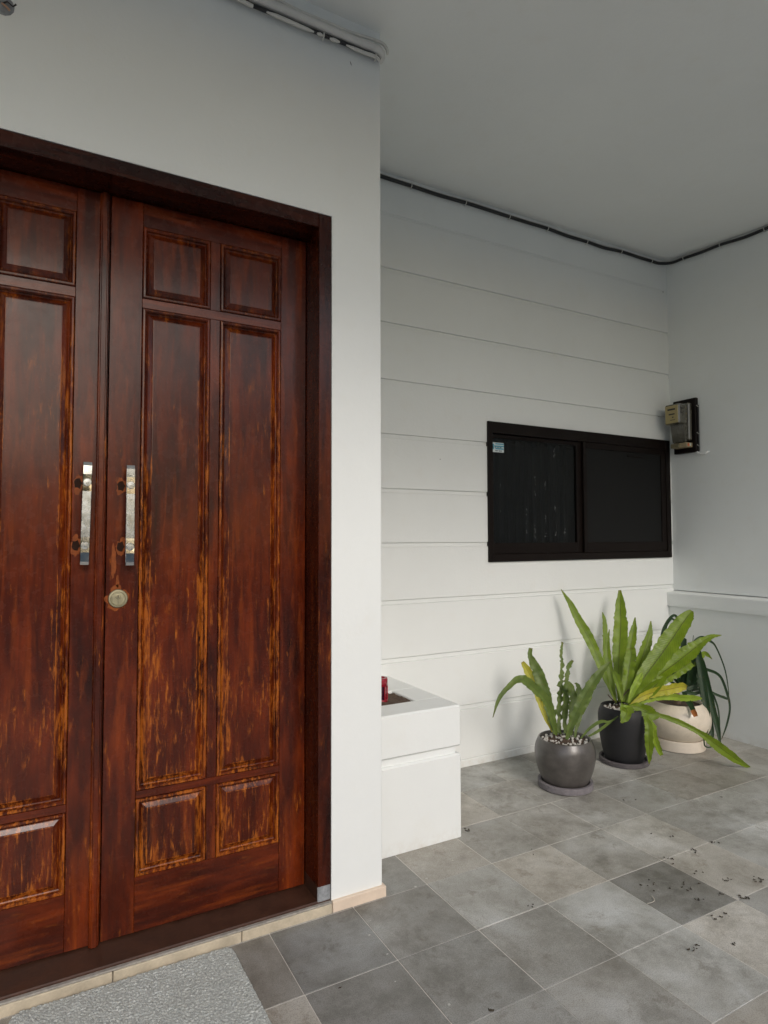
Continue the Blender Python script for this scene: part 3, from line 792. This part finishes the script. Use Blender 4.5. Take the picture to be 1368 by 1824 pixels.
tag(mo, 'light grey coiled vinyl doormat lying on the tiles below the double door', 'doormat')

# ---------------------------------------------------------------- pots
def pot_mat(name, col, rough, var, coat=0.0, scale=18, bump=.15):
    t = NT(name); v = t.coord(); a = t.noise(v, scale, 5, .65, .6); b = t.noise(v, 260, 2); c_ = t.noise(t.coord(scale=(1, 1, 5)), 9, 3)
    f = t.math('ADD', t.math('MULTIPLY', a, .7), t.math('MULTIPLY', c_, .3))
    c = t.ramp(f, [(.3, tuple(x*(1-var) for x in col)), (.7, tuple(min(1, x*(1+var)) for x in col))])
    c = t.mix(t.ramp(b, [(.62, 0.0), (.72, .25)]), c, tuple(min(1, x*1.8+.02) for x in col))
    r = t.ramp(a, [(.3, rough-.05), (.7, rough+.1)])
    nb = t.bump(a, bump, .003); nb = t.bump(b, .12, .0006, nb)
    return t.out(c, r, nb, Coat_Weight=coat, Coat_Roughness=.18)
MP1 = pot_mat('grey_brown_glaze', (.072, .064, .058), .34, .35, .45)
MP2 = pot_mat('matte_black_clay', (.009, .0088, .010), .6, .3, .0)
MP3 = pot_mat('cream_glaze', (.66, .58, .47), .30, .10, .4)
MS1 = pot_mat('grey_concrete_saucer', (.17, .155, .165), .7, .3, .0, 40, .3)
MS2 = pot_mat('dark_grey_saucer', (.085, .075, .078), .65, .3, .0, 40, .3)
MS3 = pot_mat('cream_saucer', (.68, .60, .50), .55, .06, .0)
MPEB = plain('white_pebble', (.50, .48, .44), .5, var=.15, scale=50)
POTS = [(1.8663, 1.8939), (2.299, 1.9714), (2.690, 1.985)]
def H(r, z): return (r*S, z*S)
def saucer(i, r, h, mat, label, inner):
    c = W(*POTS[i], -1)+Vector((0, 0, .0015))
    prof = [H(.001, .0), H(r*.93, .0), H(r, .003), H(r*1.0, h-.002), H(r*.985, h), H(inner, h), H(inner-.003, h-.004), H(inner-.006, .010), H(.001, .009)]
    o = MB().lathe(c, prof, 64, split=True).build('plant_saucer', mat, None, c); tag(o, label, 'saucer'); return .011*S
saucer(0, .1080, .026, MS1, 'grey concrete saucer under the short brown-grey pot', .096)
saucer(1, .1070, .020, MS2, 'dark grey saucer under the tall black pot', .096)
saucer(2, .1180, .050, MS3, 'cream saucer with straight sides under the round cream pot', .110)

def pebbles(c, r, z, n, par, seed):
    rn = random.Random(seed); m = MB()
    for k in range(n):
        a = rn.uniform(0, 2*pi); rr_ = r*math.sqrt(rn.random())*.97; s_ = rn.uniform(.006, .0105)
        ctr = Vector((c[0]+rr_*cos(a), c[1]+rr_*sin(a), z+rn.uniform(-.003, .006)))
        bm = bmesh.new(); bmesh.ops.create_icosphere(bm, subdivisions=1, radius=1)
        rot = Matrix.Rotation(rn.uniform(0, 6), 3, Vector((rn.random(), rn.random(), rn.random())).normalized())
        sc = Vector((s_, s_*rn.uniform(.6, .9), s_*rn.uniform(.45, .7)))
        vs = []
        for v in bm.verts:
            q = Vector((v.co.x*sc.x, v.co.y*sc.y, v.co.z*sc.z))*(1+.1*rn.uniform(-1, 1)); vs.append(ctr+rot@q)
        bm.verts.index_update()
        m.add(vs, [[v.index for v in f.verts] for f in bm.faces], 0, 0.0, True); bm.free()
    o = m.build('pebbles', MPEB, par); o['kind'] = 'stuff'; return o
def pot(i, prof, mat, name, label, zs):
    c = W(*POTS[i], -1)+Vector((0, 0, zs))
    t = thing(name, label, 'potted plant', c)
    P_ = smooth([Vector((r*S, 0, z*S)) for r, z in prof], 5)
    prof2 = [(q.x, q.z) for q in P_]
    rt_, zt_ = prof2[-1]
    prof2 = [(.001, prof2[0][1])]+prof2+[(rt_-.002, zt_+.003), (rt_-.007, zt_+.0035), (rt_-.010, zt_), (rt_-.010, zt_-.03), (rt_-.012, zt_-.05)]
    MB().lathe(c, prof2, 72, wob=.006).build('pot', mat, t)
    zsoil = c.z+zt_-.016
    m = MB(); n = 40; vs = [Vector((c.x, c.y, zsoil+.006))]; fs = []
    for ring in range(1, 5):
        for k in range(n):
            a = 2*pi*k/n; r_ = (rt_-.010)*ring/4
            vs.append(Vector((c.x+r_*cos(a), c.y+r_*sin(a), zsoil+.004*noise.noise(Vector((r_*90*cos(a), r_*90*sin(a), i))))))
    for k in range(n): fs.append([0, 1+k, 1+(k+1) % n])
    for ring in range(3):
        for k in range(n): fs.append([1+ring*n+k, 1+ring*n+(k+1) % n, 1+(ring+1)*n+(k+1) % n, 1+(ring+1)*n+k])
    m.add(vs, fs); m.build('soil', MSOIL, t)
    return t, c, rt_-.012, zsoil
P1, c1, r1, s1 = pot(0, [(.078, .0), (.092, .020), (.109, .062), (.1185, .108), (.1165, .148), (.104, .180)], MP1, 'potted_fern', 'small ragged fern in a rounded brown-grey glazed pot, nearest the camera', .0135)
P2, c2, r2_, s2 = pot(1, [(.080, .0), (.086, .020), (.098, .080), (.107, .160), (.1065, .205), (.096, .232)], MP2, 'potted_fern', 'largest fern with broad bright green fronds in the matte black pot', .0135)
P3, c3, r3_, s3 = pot(2, [(.070, .0), (.103, .020), (.135, .062), (.146, .108), (.137, .155), (.112, .186)], MP3, 'potted_dracaena', 'dark thin leaved plant drooping from the round cream pot in the corner', .034)
pebbles(c1, r1, s1+.005, 95, P1, 1); pebbles(c2, r2_, s2+.005, 95, P2, 2)

# ---------------------------------------------------------------- leaves
def leaf_mat(name, dark, light, rib, brown=0.0):
    t = NT(name); v = t.coord(); uv = t.n('ShaderNodeTexCoord'); sp = t.n('ShaderNodeSeparateXYZ'); t.l(uv.outputs['UV'], sp.inputs[0])
    a = t.noise(v, 18, 4, .6); b = t.noise(v, 90, 3)
    c = t.ramp(a, [(.3, dark), (.7, light)])
    # side veins and midrib from the leaf's own uv
    d = t.math('ABSOLUTE', t.math('SUBTRACT', sp.outputs['X'], .5))
    wv = t.n('ShaderNodeTexWave'); wv.inputs['Scale'].default_value = 14; wv.inputs['Distortion'].default_value = .8
    mp = t.n('ShaderNodeCombineXYZ'); t.l(t.math('ADD', t.math('MULTIPLY', sp.outputs['Y'], 1.0), t.math('MULTIPLY', d, .18)), mp.inputs['X']); t.l(mp.outputs[0], wv.inputs['Vector'])
    c = t.mix(t.math('MULTIPLY', wv.outputs['Fac'], .22), c, tuple(min(1, x*1.6) for x in light))
    c = t.mix(t.ramp(d, [(.010, 1.0), (.030, 0.0)]), c, rib)
    c = t.mix(t.ramp(b, [(.63, 0.0), (.72, .6)]), c, (.16, .10, .02))
    tipb = t.math('MULTIPLY', t.ramp(sp.outputs['Y'], [(.93, 0.0), (1.0, 1.0)]), .5+brown)
    c = t.mix(tipb, c, (.16, .09, .02))
    nb = t.bump(wv.outputs['Fac'], .35, .0015); nb = t.bump(a, .3, .004, nb)
    t.out(c, None, nb, Roughness=.42)
    # thin blade: part of the light passes through
    tr = t.n('ShaderNodeBsdfTranslucent'); t.l(t.mix(.5, c, tuple(min(1, x*2.0) for x in light)), tr.inputs['Color'])
    mx = t.n('ShaderNodeMixShader'); mx.inputs[0].default_value = .2
    t.l(t.p.outputs[0], mx.inputs[1]); t.l(tr.outputs[0], mx.inputs[2])
    out = [n for n in t.t.nodes if n.type == 'OUTPUT_MATERIAL'][0]; t.l(mx.outputs[0], out.inputs['Surface'])
    return t.m
LG1 = leaf_mat('fern_green_dusty', (.055, .098, .014), (.125, .175, .032), (.075, .10, .03))
LG2 = leaf_mat('fern_green_fresh', (.092, .155, .006), (.170, .245, .010), (.045, .045, .010))
LYE = leaf_mat('fern_yellowing', (.28, .29, .02), (.42, .38, .03), (.09, .035, .012), .3)
LYG = leaf_mat('fern_pale_green', (.18, .29, .015), (.27, .37, .03), (.10, .14, .02))
LDK = leaf_mat('dracaena_green', (.008, .026, .007), (.018, .052, .014), (.012, .035, .010), .2)

def cr(u, v): return (860+u/2.693, 1020+v/2.693)
def ribbon(parent, pts, mat, Y0_, Y1_, curve=1.0, face=0.0, wav=.10, fold=.25, seed=0, nseg=34, nc=6, yfun=None, label=None, name='leaf', freq=9.0):
    """pts: (u, v, width) in the zoomed crop; the blade gets real depth from Y0_ (root) to Y1_ (tip)"""
    n = len(pts); P_ = []; Wd = []
    # cumulative fraction along the blade
    L_ = [0]
    for i in range(1, n): L_.append(L_[-1]+hypot(pts[i][0]-pts[i-1][0], pts[i][1]-pts[i-1][1]))
    for i, (u, v, w_) in enumerate(pts):
        f = L_[i]/L_[-1]; y = yfun[i] if yfun else Y0_+(Y1_-Y0_)*f**curve
        q = onY(*cr(u, v), y); P_.append(q)
        dep = (q-Vector((0, 0, S))).dot(fw); Wd.append(w_/2.693/F*dep)
    sp_ = smooth(P_, 12); N_ = len(sp_)
    wsm = smooth([Vector((x, 0, 0)) for x in Wd], 12); wsm = [q.x for q in wsm]
    vs, uvs = [], []
    rn = random.Random(seed+11)
    ph = rn.uniform(0, 6); ph2 = rn.uniform(0, 6)
    tl = 0
    for i in range(N_):
        p = sp_[i]; t = (sp_[min(i+1, N_-1)]-sp_[max(i-1, 0)]).normalized()
        view = (p-Vector((0, 0, S))).normalized()
        side = t.cross(view)
        if side.length < 1e-4: side = Vector((1, 0, 0))
        side.normalize(); nrm = side.cross(t).normalized()
        rot = Matrix.Rotation(face, 3, t); side = rot@side; nrm = rot@nrm
        hw = max(.0006, wsm[i]/2/max(.35, cos(face)))
        f = i/(N_-1); tl += (sp_[i]-sp_[i-1]).length if i else 0
        for k in range(nc+1):
            s_ = k/nc*2-1
            sgn = 1 if s_ > 0 else -1
            # frilled margin: in-plane scallops and out-of-plane waves, different on each side
            ed = abs(s_)**2
            scal = 1+wav*ed*(.25*sin(tl*freq*9+ph+sgn*1.3)+2.0*noise.noise(Vector((tl*42, sgn*3.0, seed*1.7)))+1.6*noise.noise(Vector((tl*120, sgn*7.0, seed))))
            wave = hw*wav*2.4*ed*(.3*sin(tl*freq*11+ph2+sgn*.8)+1.6*noise.noise(Vector((tl*45, sgn*5.0, seed*1.3+4))))
            q = p+side*(s_*hw*scal)+nrm*(-fold*hw*abs(s_)+wave)
            vs.append(q); uvs.append((k/nc, f))
    fs = [[i*(nc+1)+k, i*(nc+1)+k+1, (i+1)*(nc+1)+k+1, (i+1)*(nc+1)+k] for i in range(N_-1) for k in range(nc)]
    o0 = base_of(parent)
    me = bpy.data.meshes.new(name); me.from_pydata([tuple(v-o0) for v in vs], [], fs); me.materials.append(mat)
    ul = me.uv_layers.new(name='UVMap')
    for lp in me.loops: ul.data[lp.index].uv = uvs[lp.vertex_index]
    me.polygons.foreach_set('use_smooth', [True]*len(fs)); me.update()
    o = link(name, me, parent)
    if label: o['label'] = label
    return o
Y1 = POTS[0][1]; Y2 = POTS[1][1]; Y3 = POTS[2][1]
# small fern
R1 = lambda pts, *a, **k: ribbon(P1, [(u, v, w_*.84) for u, v, w_ in pts], *a, **k)
R1([(352, 780, 14), (335, 700, 36), (312, 625, 44), (262, 568, 50), (205, 520, 52), (165, 515, 38), (120, 552, 28), (78, 605, 22), (48, 695, 4)], LG1, Y1+.0, Y1-.02, face=.25, seed=1, wav=.10)
R1([(345, 775, 14), (326, 690, 40), (300, 580, 60), (268, 490, 62), (240, 430, 44), (226, 395, 26), (230, 362, 20)], LG1, Y1+.03, Y1+.16, seed=2, wav=.12)
R1([(335, 765, 10), (300, 690, 26), (268, 600, 36), (240, 520, 44), (212, 465, 42), (190, 428, 18)], LYE, Y1+.045, Y1+.17, seed=3, wav=.08, label='yellowing frond with a brown midrib')
R1([(362, 770, 18), (368, 640, 28), (372, 560, 30), (376, 490, 24), (380, 440, 17), (376, 395, 17), (380, 332, 14)], LG1, Y1+.05, Y1+.17, seed=4, wav=.42, freq=14, face=.3)
R1([(392, 770, 18), (395, 650, 34), (398, 560, 34), (405, 500, 22), (412, 450, 20), (430, 420, 12)], LG1, Y1+.03, Y1+.13, seed=5, wav=.30, face=.4, freq=12)
R1([(402, 800, 16), (425, 730, 40), (460, 650, 52), (500, 575, 56), (545, 505, 48), (580, 460, 34), (612, 428, 6)], LG1, Y1-.03, Y1-.06, seed=6, wav=.12, face=-.3)
R1([(418, 780, 22), (428, 680, 40), (432, 600, 44), (420, 548, 36), (392, 515, 8)], LG1, Y1+.01, Y1+.06, seed=7, wav=.18, face=.3)
R1([(440, 790, 14), (462, 700, 26), (485, 640, 34), (510, 590, 34), (528, 560, 10)], LG1, Y1-.01, Y1+.02, seed=8, wav=.14)
R1([(425, 770, 14), (445, 660, 26), (458, 600, 34), (455, 545, 24), (440, 530, 6)], LG1, Y1+.02, Y1+.07, seed=21, wav=.25, face=.3)
R1([(372, 775, 20), (366, 740, 22), (368, 690, 10)], LG1, Y1+.02, Y1+.03, seed=9, wav=.2)
R1([(470, 795, 9), (515, 745, 16), (565, 715, 18), (600, 715, 10), (625, 705, 4)], LG1, Y1-.02, Y1-.0, seed=10, wav=.1)
R1([(492, 792, 8), (545, 765, 14), (600, 725, 14), (650, 688, 5)], LG1, Y1-.02, Y1+.02, seed=11, wav=.1)
R1([(350, 770, 10), (340, 720, 14), (346, 670, 18), (352, 655, 4)], LG1, Y1+.03, Y1+.03, seed=12, wav=.2)
# large fern
R2 = lambda *a, **k: ribbon(P2, *a, **k)
R2([(640, 625, 10), (610, 560, 14), (570, 460, 34), (535, 370, 44), (495, 290, 46), (455, 220, 38), (420, 150, 26), (375, 80, 3)], LG2, Y2+.04, 2.205, seed=1, wav=.07, face=.2)
R2([(655, 620, 12), (650, 520, 28), (652, 430, 52), (658, 330, 66), (662, 240, 60), (660, 160, 46), (657, 84, 12)], LG2, Y2+.06, 2.165, seed=2, wav=.07, face=-.1)
R2([(640, 620, 8), (622, 520, 22), (603, 430, 34), (597, 350, 24), (607, 272, 3)], LG2, Y2+.07, Y2+.18, seed=3, wav=.12)
R2([(635, 620, 8), (605, 520, 20), (590, 420, 26), (587, 320, 24), (584, 240, 20), (574, 190, 4)], LG2, Y2+.08, Y2+.21, seed=4, wav=.1, face=.4)
R2([(668, 620, 12), (685, 510, 34), (700, 410, 46), (715, 320, 38), (725, 265, 24), (731, 215, 5)], LG2, Y2+.04, Y2+.12, seed=5, wav=.10)
R2([(672, 618, 14), (690, 530, 40), (703, 450, 52), (712, 395, 48), (708, 362, 30)], LG2, Y2+.0, Y2+.04, seed=6, wav=.16, fold=.5)
R2([(680, 620, 12), (715, 540, 34), (750, 450, 50), (780, 360, 46), (800, 290, 26), (806, 232, 5)], LG2, Y2+.02, Y2+.07, seed=7, wav=.09, face=.35)
R2([(690, 625, 12), (735, 560, 46), (790, 480, 76), (850, 400, 88), (910, 315, 90), (960, 240, 72), (990, 200, 44), (1003, 183, 14)], LG2, Y2-.01, Y2-.07, seed=8, wav=.06, face=-.15)
R2([(705, 630, 10), (770, 560, 34), (850, 490, 58), (930, 430, 76), (1000, 375, 66), (1050, 335, 40), (1095, 308, 22), (1145, 300, 3)], LG2, Y2-.02, Y2-.10, seed=9, wav=.09, face=-.3)
R2([(700, 632, 10), (790, 560, 30), (890, 500, 46), (970, 450, 46), (1030, 412, 34), (1065, 388, 22), (1100, 415, 3)], LG2, Y2+.0, Y2-.04, seed=10, wav=.14, face=.2)
R2([(705, 640, 10), (770, 592, 34), (840, 570, 44), (900, 558, 46), (950, 548, 40), (978, 550, 18)], LYE, Y2-.04, Y2-.09, seed=11, wav=.09, face=.3, label='yellow frond with a brown scorched edge')
R2([(720, 640, 10), (800, 605, 26), (890, 592, 30), (960, 600, 30), (1020, 602, 24), (1052, 604, 6)], LYG, Y2-.03, Y2-.10, seed=12, wav=.10, face=.4)
R2([(700, 640, 12), (760, 600, 42), (810, 560, 56), (850, 520, 40), (880, 500, 10)], LG2, Y2-.02, Y2-.07, seed=13, wav=.1, face=-.2)
R2([(668, 618, 10), (660, 560, 24), (640, 500, 30), (622, 470, 8)], LG2, Y2-.02, Y2+.02, seed=14, wav=.1)
R2([(660, 622, 10), (672, 560, 30), (680, 500, 34), (690, 460, 8)], LYG, Y2+.05, Y2+.10, seed=15, wav=.1)
R2([(700, 625, 10), (722, 560, 26), (750, 510, 30), (765, 480, 8)], LYG, Y2-.03, Y2-.04, seed=16, wav=.1)
R2([(690, 640, 20), (685, 650, 46), (692, 668, 56), (680, 695, 44), (664, 722, 8)], LG2, Y2-.08, Y2-.125, seed=17, wav=.16, yfun=[Y2-.08, Y2-.11, Y2-.125, Y2-.13, Y2-.13])
R2([(672, 652, 14), (690, 650, 30), (712, 662, 24), (724, 668, 4)], LYG, Y2-.10, Y2-.13, seed=18, wav=.12)
R2([(700, 640, 14), (742, 645, 44), (785, 665, 58), (820, 682, 50), (848, 680, 14)], LG2, Y2-.06, Y2-.14, seed=19, wav=.12, fold=.45)
R2([(775, 690, 14), (795, 730, 34), (797, 790, 38), (800, 850, 34), (798, 918, 4)], LG2, 0, 0, seed=20, wav=.12, yfun=[Y2-.12, Y2-.14, Y2-.145, Y2-.142, Y2-.14])
R2([(800, 700, 10), (818, 740, 26), (825, 790, 26), (842, 840, 28), (858, 876, 16)], LYG, 0, 0, seed=22, wav=.14, yfun=[Y2-.12, Y2-.135, Y2-.135, Y2-.13, Y2-.13])
R2([(700, 640, 8), (770, 672, 16), (850, 685, 20), (930, 712, 26), (1000, 745, 24), (1060, 780, 30), (1120, 825, 46), (1180, 870, 44), (1240, 912, 26), (1298, 944, 3)], LG2, 0, 0, seed=23, wav=.08, face=.2,
   yfun=[Y2-.05, Y2-.10, Y2-.14, Y2-.175, Y2-.21, Y2-.24, Y2-.27, Y2-.295, Y2-.31, Y2-.318])
# stray stalks of the two ferns
for k, (u0, v0, u1, v1) in enumerate([(640, 622, 600, 585), (655, 625, 700, 560), (690, 628, 760, 540), (700, 630, 740, 510)]):
    MB().tube(smooth([onY(*cr(u0, v0), Y2+.01), onY(*cr((u0+u1)/2-4, (v0+v1)/2), Y2), onY(*cr(u1, v1), Y2-.01)]), [.003]*12+[.0022], 6).build('stalk', plain('brown_stalk', (.05, .022, .012), .6), P2)
# dracaena: narrow dark straps
def R3(pts, Ya, Yb, seed, w0=1.0, **k):
    return ribbon(P3, pts, LDK, Ya, Yb, seed=seed, wav=.02, fold=.35, nc=4, **k)
q = Y3
R3([(960, 560, 14), (900, 480, 12), (862, 400, 10), (858, 300, 10), (885, 235, 12), (918, 205, 12), (938, 235, 10), (955, 330, 8)], q+.05, q+.16, 1)
R3([(965, 560, 12), (895, 420, 10), (872, 320, 9), (880, 260, 9), (905, 222, 9), (930, 240, 8)], q+.06, q+.17, 2)
R3([(975, 560, 26), (950, 440, 26), (962, 370, 28), (965, 318, 22), (972, 400, 6)], q+.03, q+.06, 3)
R3([(960, 545, 20), (925, 490, 14), (885, 475, 4)], q, q-.05, 4)
R3([(970, 555, 18), (915, 530, 12), (868, 505, 3)], q, q+.03, 5)
R3([(975, 560, 44), (990, 500, 50), (1010, 440, 34), (1040, 395, 22)], q, q-.02, 6)
R3([(985, 560, 20), (1010, 400, 22), (1018, 340, 24), (1050, 315, 22), (1090, 328, 12), (1120, 360, 7), (1160, 460, 6), (1178, 560, 4), (1180, 620, 3)], q, q-.10, 7)
R3([(990, 550, 26), (1000, 420, 26), (1015, 345, 28), (1035, 400, 30), (1060, 560, 30), (1075, 680, 28), (1068, 790, 12)], q-.02, q-.14, 8)
R3([(995, 560, 26), (1020, 430, 30), (1040, 420, 36), (1070, 520, 34), (1100, 640, 28), (1125, 740, 24), (1140, 830, 6)], q-.02, q-.15, 9)
R3([(990, 560, 20), (1040, 470, 16), (1090, 470, 14), (1140, 500, 12), (1172, 580, 11), (1185, 650, 9), (1170, 730, 8), (1145, 800, 3)], q, q-.13, 10)
R3([(1000, 560, 18), (1060, 560, 14), (1120, 585, 12), (1172, 605, 10), (1150, 590, 3)], q-.01, q-.12, 11)
R3([(985, 560, 30), (1010, 480, 28), (1030, 460, 26), (1050, 560, 22), (1090, 700, 20), (1100, 780, 16), (1090, 820, 4)], q-.02, q-.12, 12)
R3([(965, 570, 20), (975, 600, 22), (1000, 640, 24), (1022, 690, 18)], q-.06, q-.15, 13)
R3([(990, 565, 16), (1040, 520, 12), (1090, 560, 10), (1125, 640, 8), (1135, 720, 6), (1132, 790, 3)], q-.01, q-.11, 14)
R3([(980, 560, 20), (1020, 545, 16), (1040, 540, 10), (1060, 560, 6)], q-.03, q-.08, 15)
R3([(975, 570, 20), (1010, 580, 18), (1045, 575, 12), (1065, 600, 6)], q-.04, q-.09, 16)
R3([(985, 565, 16), (1005, 520, 30), (1035, 500, 26), (1065, 640, 26), (1080, 760, 18), (1075, 800, 4)], q-.02, q-.13, 17)
R3([(1060, 790, 6), (1065, 830, 7), (1090, 838, 5), (1110, 820, 3)], q-.13, q-.14, 18)
R3([(985, 560, 9), (1000, 420, 8), (1010, 300, 2)], q+.02, q+.03, 19)
tb_ = onY(*cr(1018, 680), q-.1505)
# brown cut tip
ribbon(P3, [(1006, 658, 22), (1014, 672, 24), (1022, 690, 18)], plain('brown_leaf_tip', (.30, .10, .02), .6), q-.146, q-.152, seed=5, wav=.02, fold=.3, nc=4, name='leaf_tip', label='dead orange brown leaf tip')
# woody stem and dead basal leaves
m = MB(); b = Vector((c3.x, c3.y, s3)); m.tube([b+Vector((0, 0, -.01)), b+Vector((.004, .0, .03)), b+Vector((.0, .003, .07))], [.022, .020, .014], 14); m.build('stem', plain('grey_brown_stem', (.16, .11, .08), .8, var=.4, scale=60, bump=.6), P3)

# ---------------------------------------------------------------- small litter on the tiles
MLIT = plain('dark_leaf_litter', (.050, .040, .027), .9, var=.4)
rl_ = random.Random(9); m = MB()
def bit(u, v, L_, wd, ang=None):
    c = onZ(u, v, -1)+Vector((0, 0, .0014)); a = rl_.uniform(0, 6.3) if ang is None else ang
    d = Vector((cos(a), sin(a), 0)); s_ = Vector((-sin(a), cos(a), 0)); n = 5; vs = []
    bend = rl_.uniform(-.5, .5)
    for k in range(n+1):
        f = k/n-.5; h = wd*(1-(2*f)**2*.9)*rl_.uniform(.6, 1.3); z = .0015+.004*rl_.random()
        p_ = c+d*(f*L_)+s_*(bend*L_*f*f*2)
        vs += [p_-s_*h+Vector((0, 0, .001)), p_+Vector((0, 0, z)), p_+s_*h+Vector((0, 0, .001))]
    m.add(vs, [[k*3+j, k*3+j+1, k*3+j+4, k*3+j+3] for k in range(n) for j in range(2)])
for (u, v, n_, sp_) in ((1162, 1578, 7, 12), (1222, 1582, 8, 16), (1243, 1603, 5, 9), (1198, 1531, 3, 7), (1241, 1517, 6, 9), (1188, 1533, 3, 9), (1296, 1570, 6, 7), (1350, 1568, 9, 11), (1322, 1601, 7, 12), (1240, 1555, 4, 6),
                        (1281, 1638, 5, 12), (1238, 1690, 6, 12), (1196, 1491, 2, 4), (1284, 1594, 3, 5), (1275, 1502, 5, 9), (1312, 1680, 2, 9), (833, 1480, 6, 5), (945, 1614, 3, 9), (950, 1520, 2, 6), (606, 1760, 1, 1), (873, 1801, 4, 3), (1161, 1486, 1, 2),
                        (1108, 1427, 1, 3), (1131, 1426, 1, 1), (1285, 1421, 1, 1)):
    for k in range(n_):
        bit(u+rl_.gauss(0, sp_*.75), v+rl_.gauss(0, sp_*.34), rl_.uniform(.004, .014), rl_.uniform(.0012, .0040))
o = m.build('leaf_litter', MLIT, None, W(1.5, 1.5, -1)); tag(o, 'scattered dark crumbs of dead leaf on the grey tiles', 'leaf litter', kind='stuff')
m = MB()
for (u, v) in ((836, 1376), (845, 1378), (900, 1377), (895, 1401), (1020, 1500), (1082, 1470), (1071, 1632), (1140, 1514), (740, 1580), (760, 1565), (556, 1629), (846, 1550), (1088, 1512), (690, 1700), (704, 1749), (660, 1640), (658, 1666), (800, 1790)):
    c = onZ(u, v, -1)+Vector((0, 0, .0012)); n = 7; r_ = rl_.uniform(.002, .0055); el = rl_.uniform(.5, 1)
    m.add([c+Vector((0, 0, .0006))]+[c+Vector((r_*rl_.uniform(.7, 1.2)*cos(2*pi*k/n), el*r_*sin(2*pi*k/n), 0)) for k in range(n)], [[0, 1+k, 1+(k+1) % n] for k in range(n)])
o = m.build('paint_drops', plain('pale_drop', (.5, .49, .46), .7), None, W(1.5, 1.5, -1)); tag(o, 'small pale paint drops spattered on the grey tiles', 'paint drops', kind='stuff')
# pale curl of string on the dark tile
q = [(1161, 1596), (1165, 1600), (1165, 1605), (1159, 1608), (1153, 1609)]
o = MB().tube(smooth([onZ(u, v, -.997) for u, v in q]), .0013, 6).build('string_scrap', plain('pale_string', (.45, .42, .36), .8), None, onZ(1161, 1600)); tag(o, 'short pale curl of string lying on the darkest tile', 'string')

# ---------------------------------------------------------------- across the drive: added out of view to darken reflections
bw = MB().box((-14, -11.2, -.02), (16, -11.0, 1.25), .01).build('added_boundary_wall', plain('aged_render', (.30, .29, .26), .9, var=.2, scale=2), None, (1, -11.1, 0))
tag(bw, 'low grey boundary wall added out of view for the door reflections', 'wall')
MHG = plain('hedge_leaf', (.030, .060, .018), .6, var=.4, scale=4)
hm = MB(); rh = random.Random(4)
for k in range(11000):
    x = rh.uniform(-14, 16); z = rh.uniform(.3, 1) ; y = rh.uniform(-1, 1)
    top = (2.95 if x < .9 else min(5.3, 2.95+(x-.9)*2.2))+.35*noise.noise(Vector((x*.5, 0, 3)))+.15*noise.noise(Vector((x*2, 1, 0)))  # taller right part: tree mass added to darken the right leaf's reflection
    c = Vector((x, -12.3+y*.6, z*top)); s_ = rh.uniform(.10, .22)
    a = Vector((rh.gauss(0, 1), rh.gauss(0, 1), rh.gauss(0, 1))).normalized(); b = a.orthogonal().normalized(); d = a.cross(b)
    hm.add([c-b*s_, c+d*s_*.5, c+b*s_, c-d*s_*.5], [[0, 1, 2, 3]])
o = hm.build('hedge', MHG, None, (1, -12.3, 0)); tag(o, 'unseen dark green hedge rising to a tree mass, added for darker reflections', 'hedge', kind='stuff')
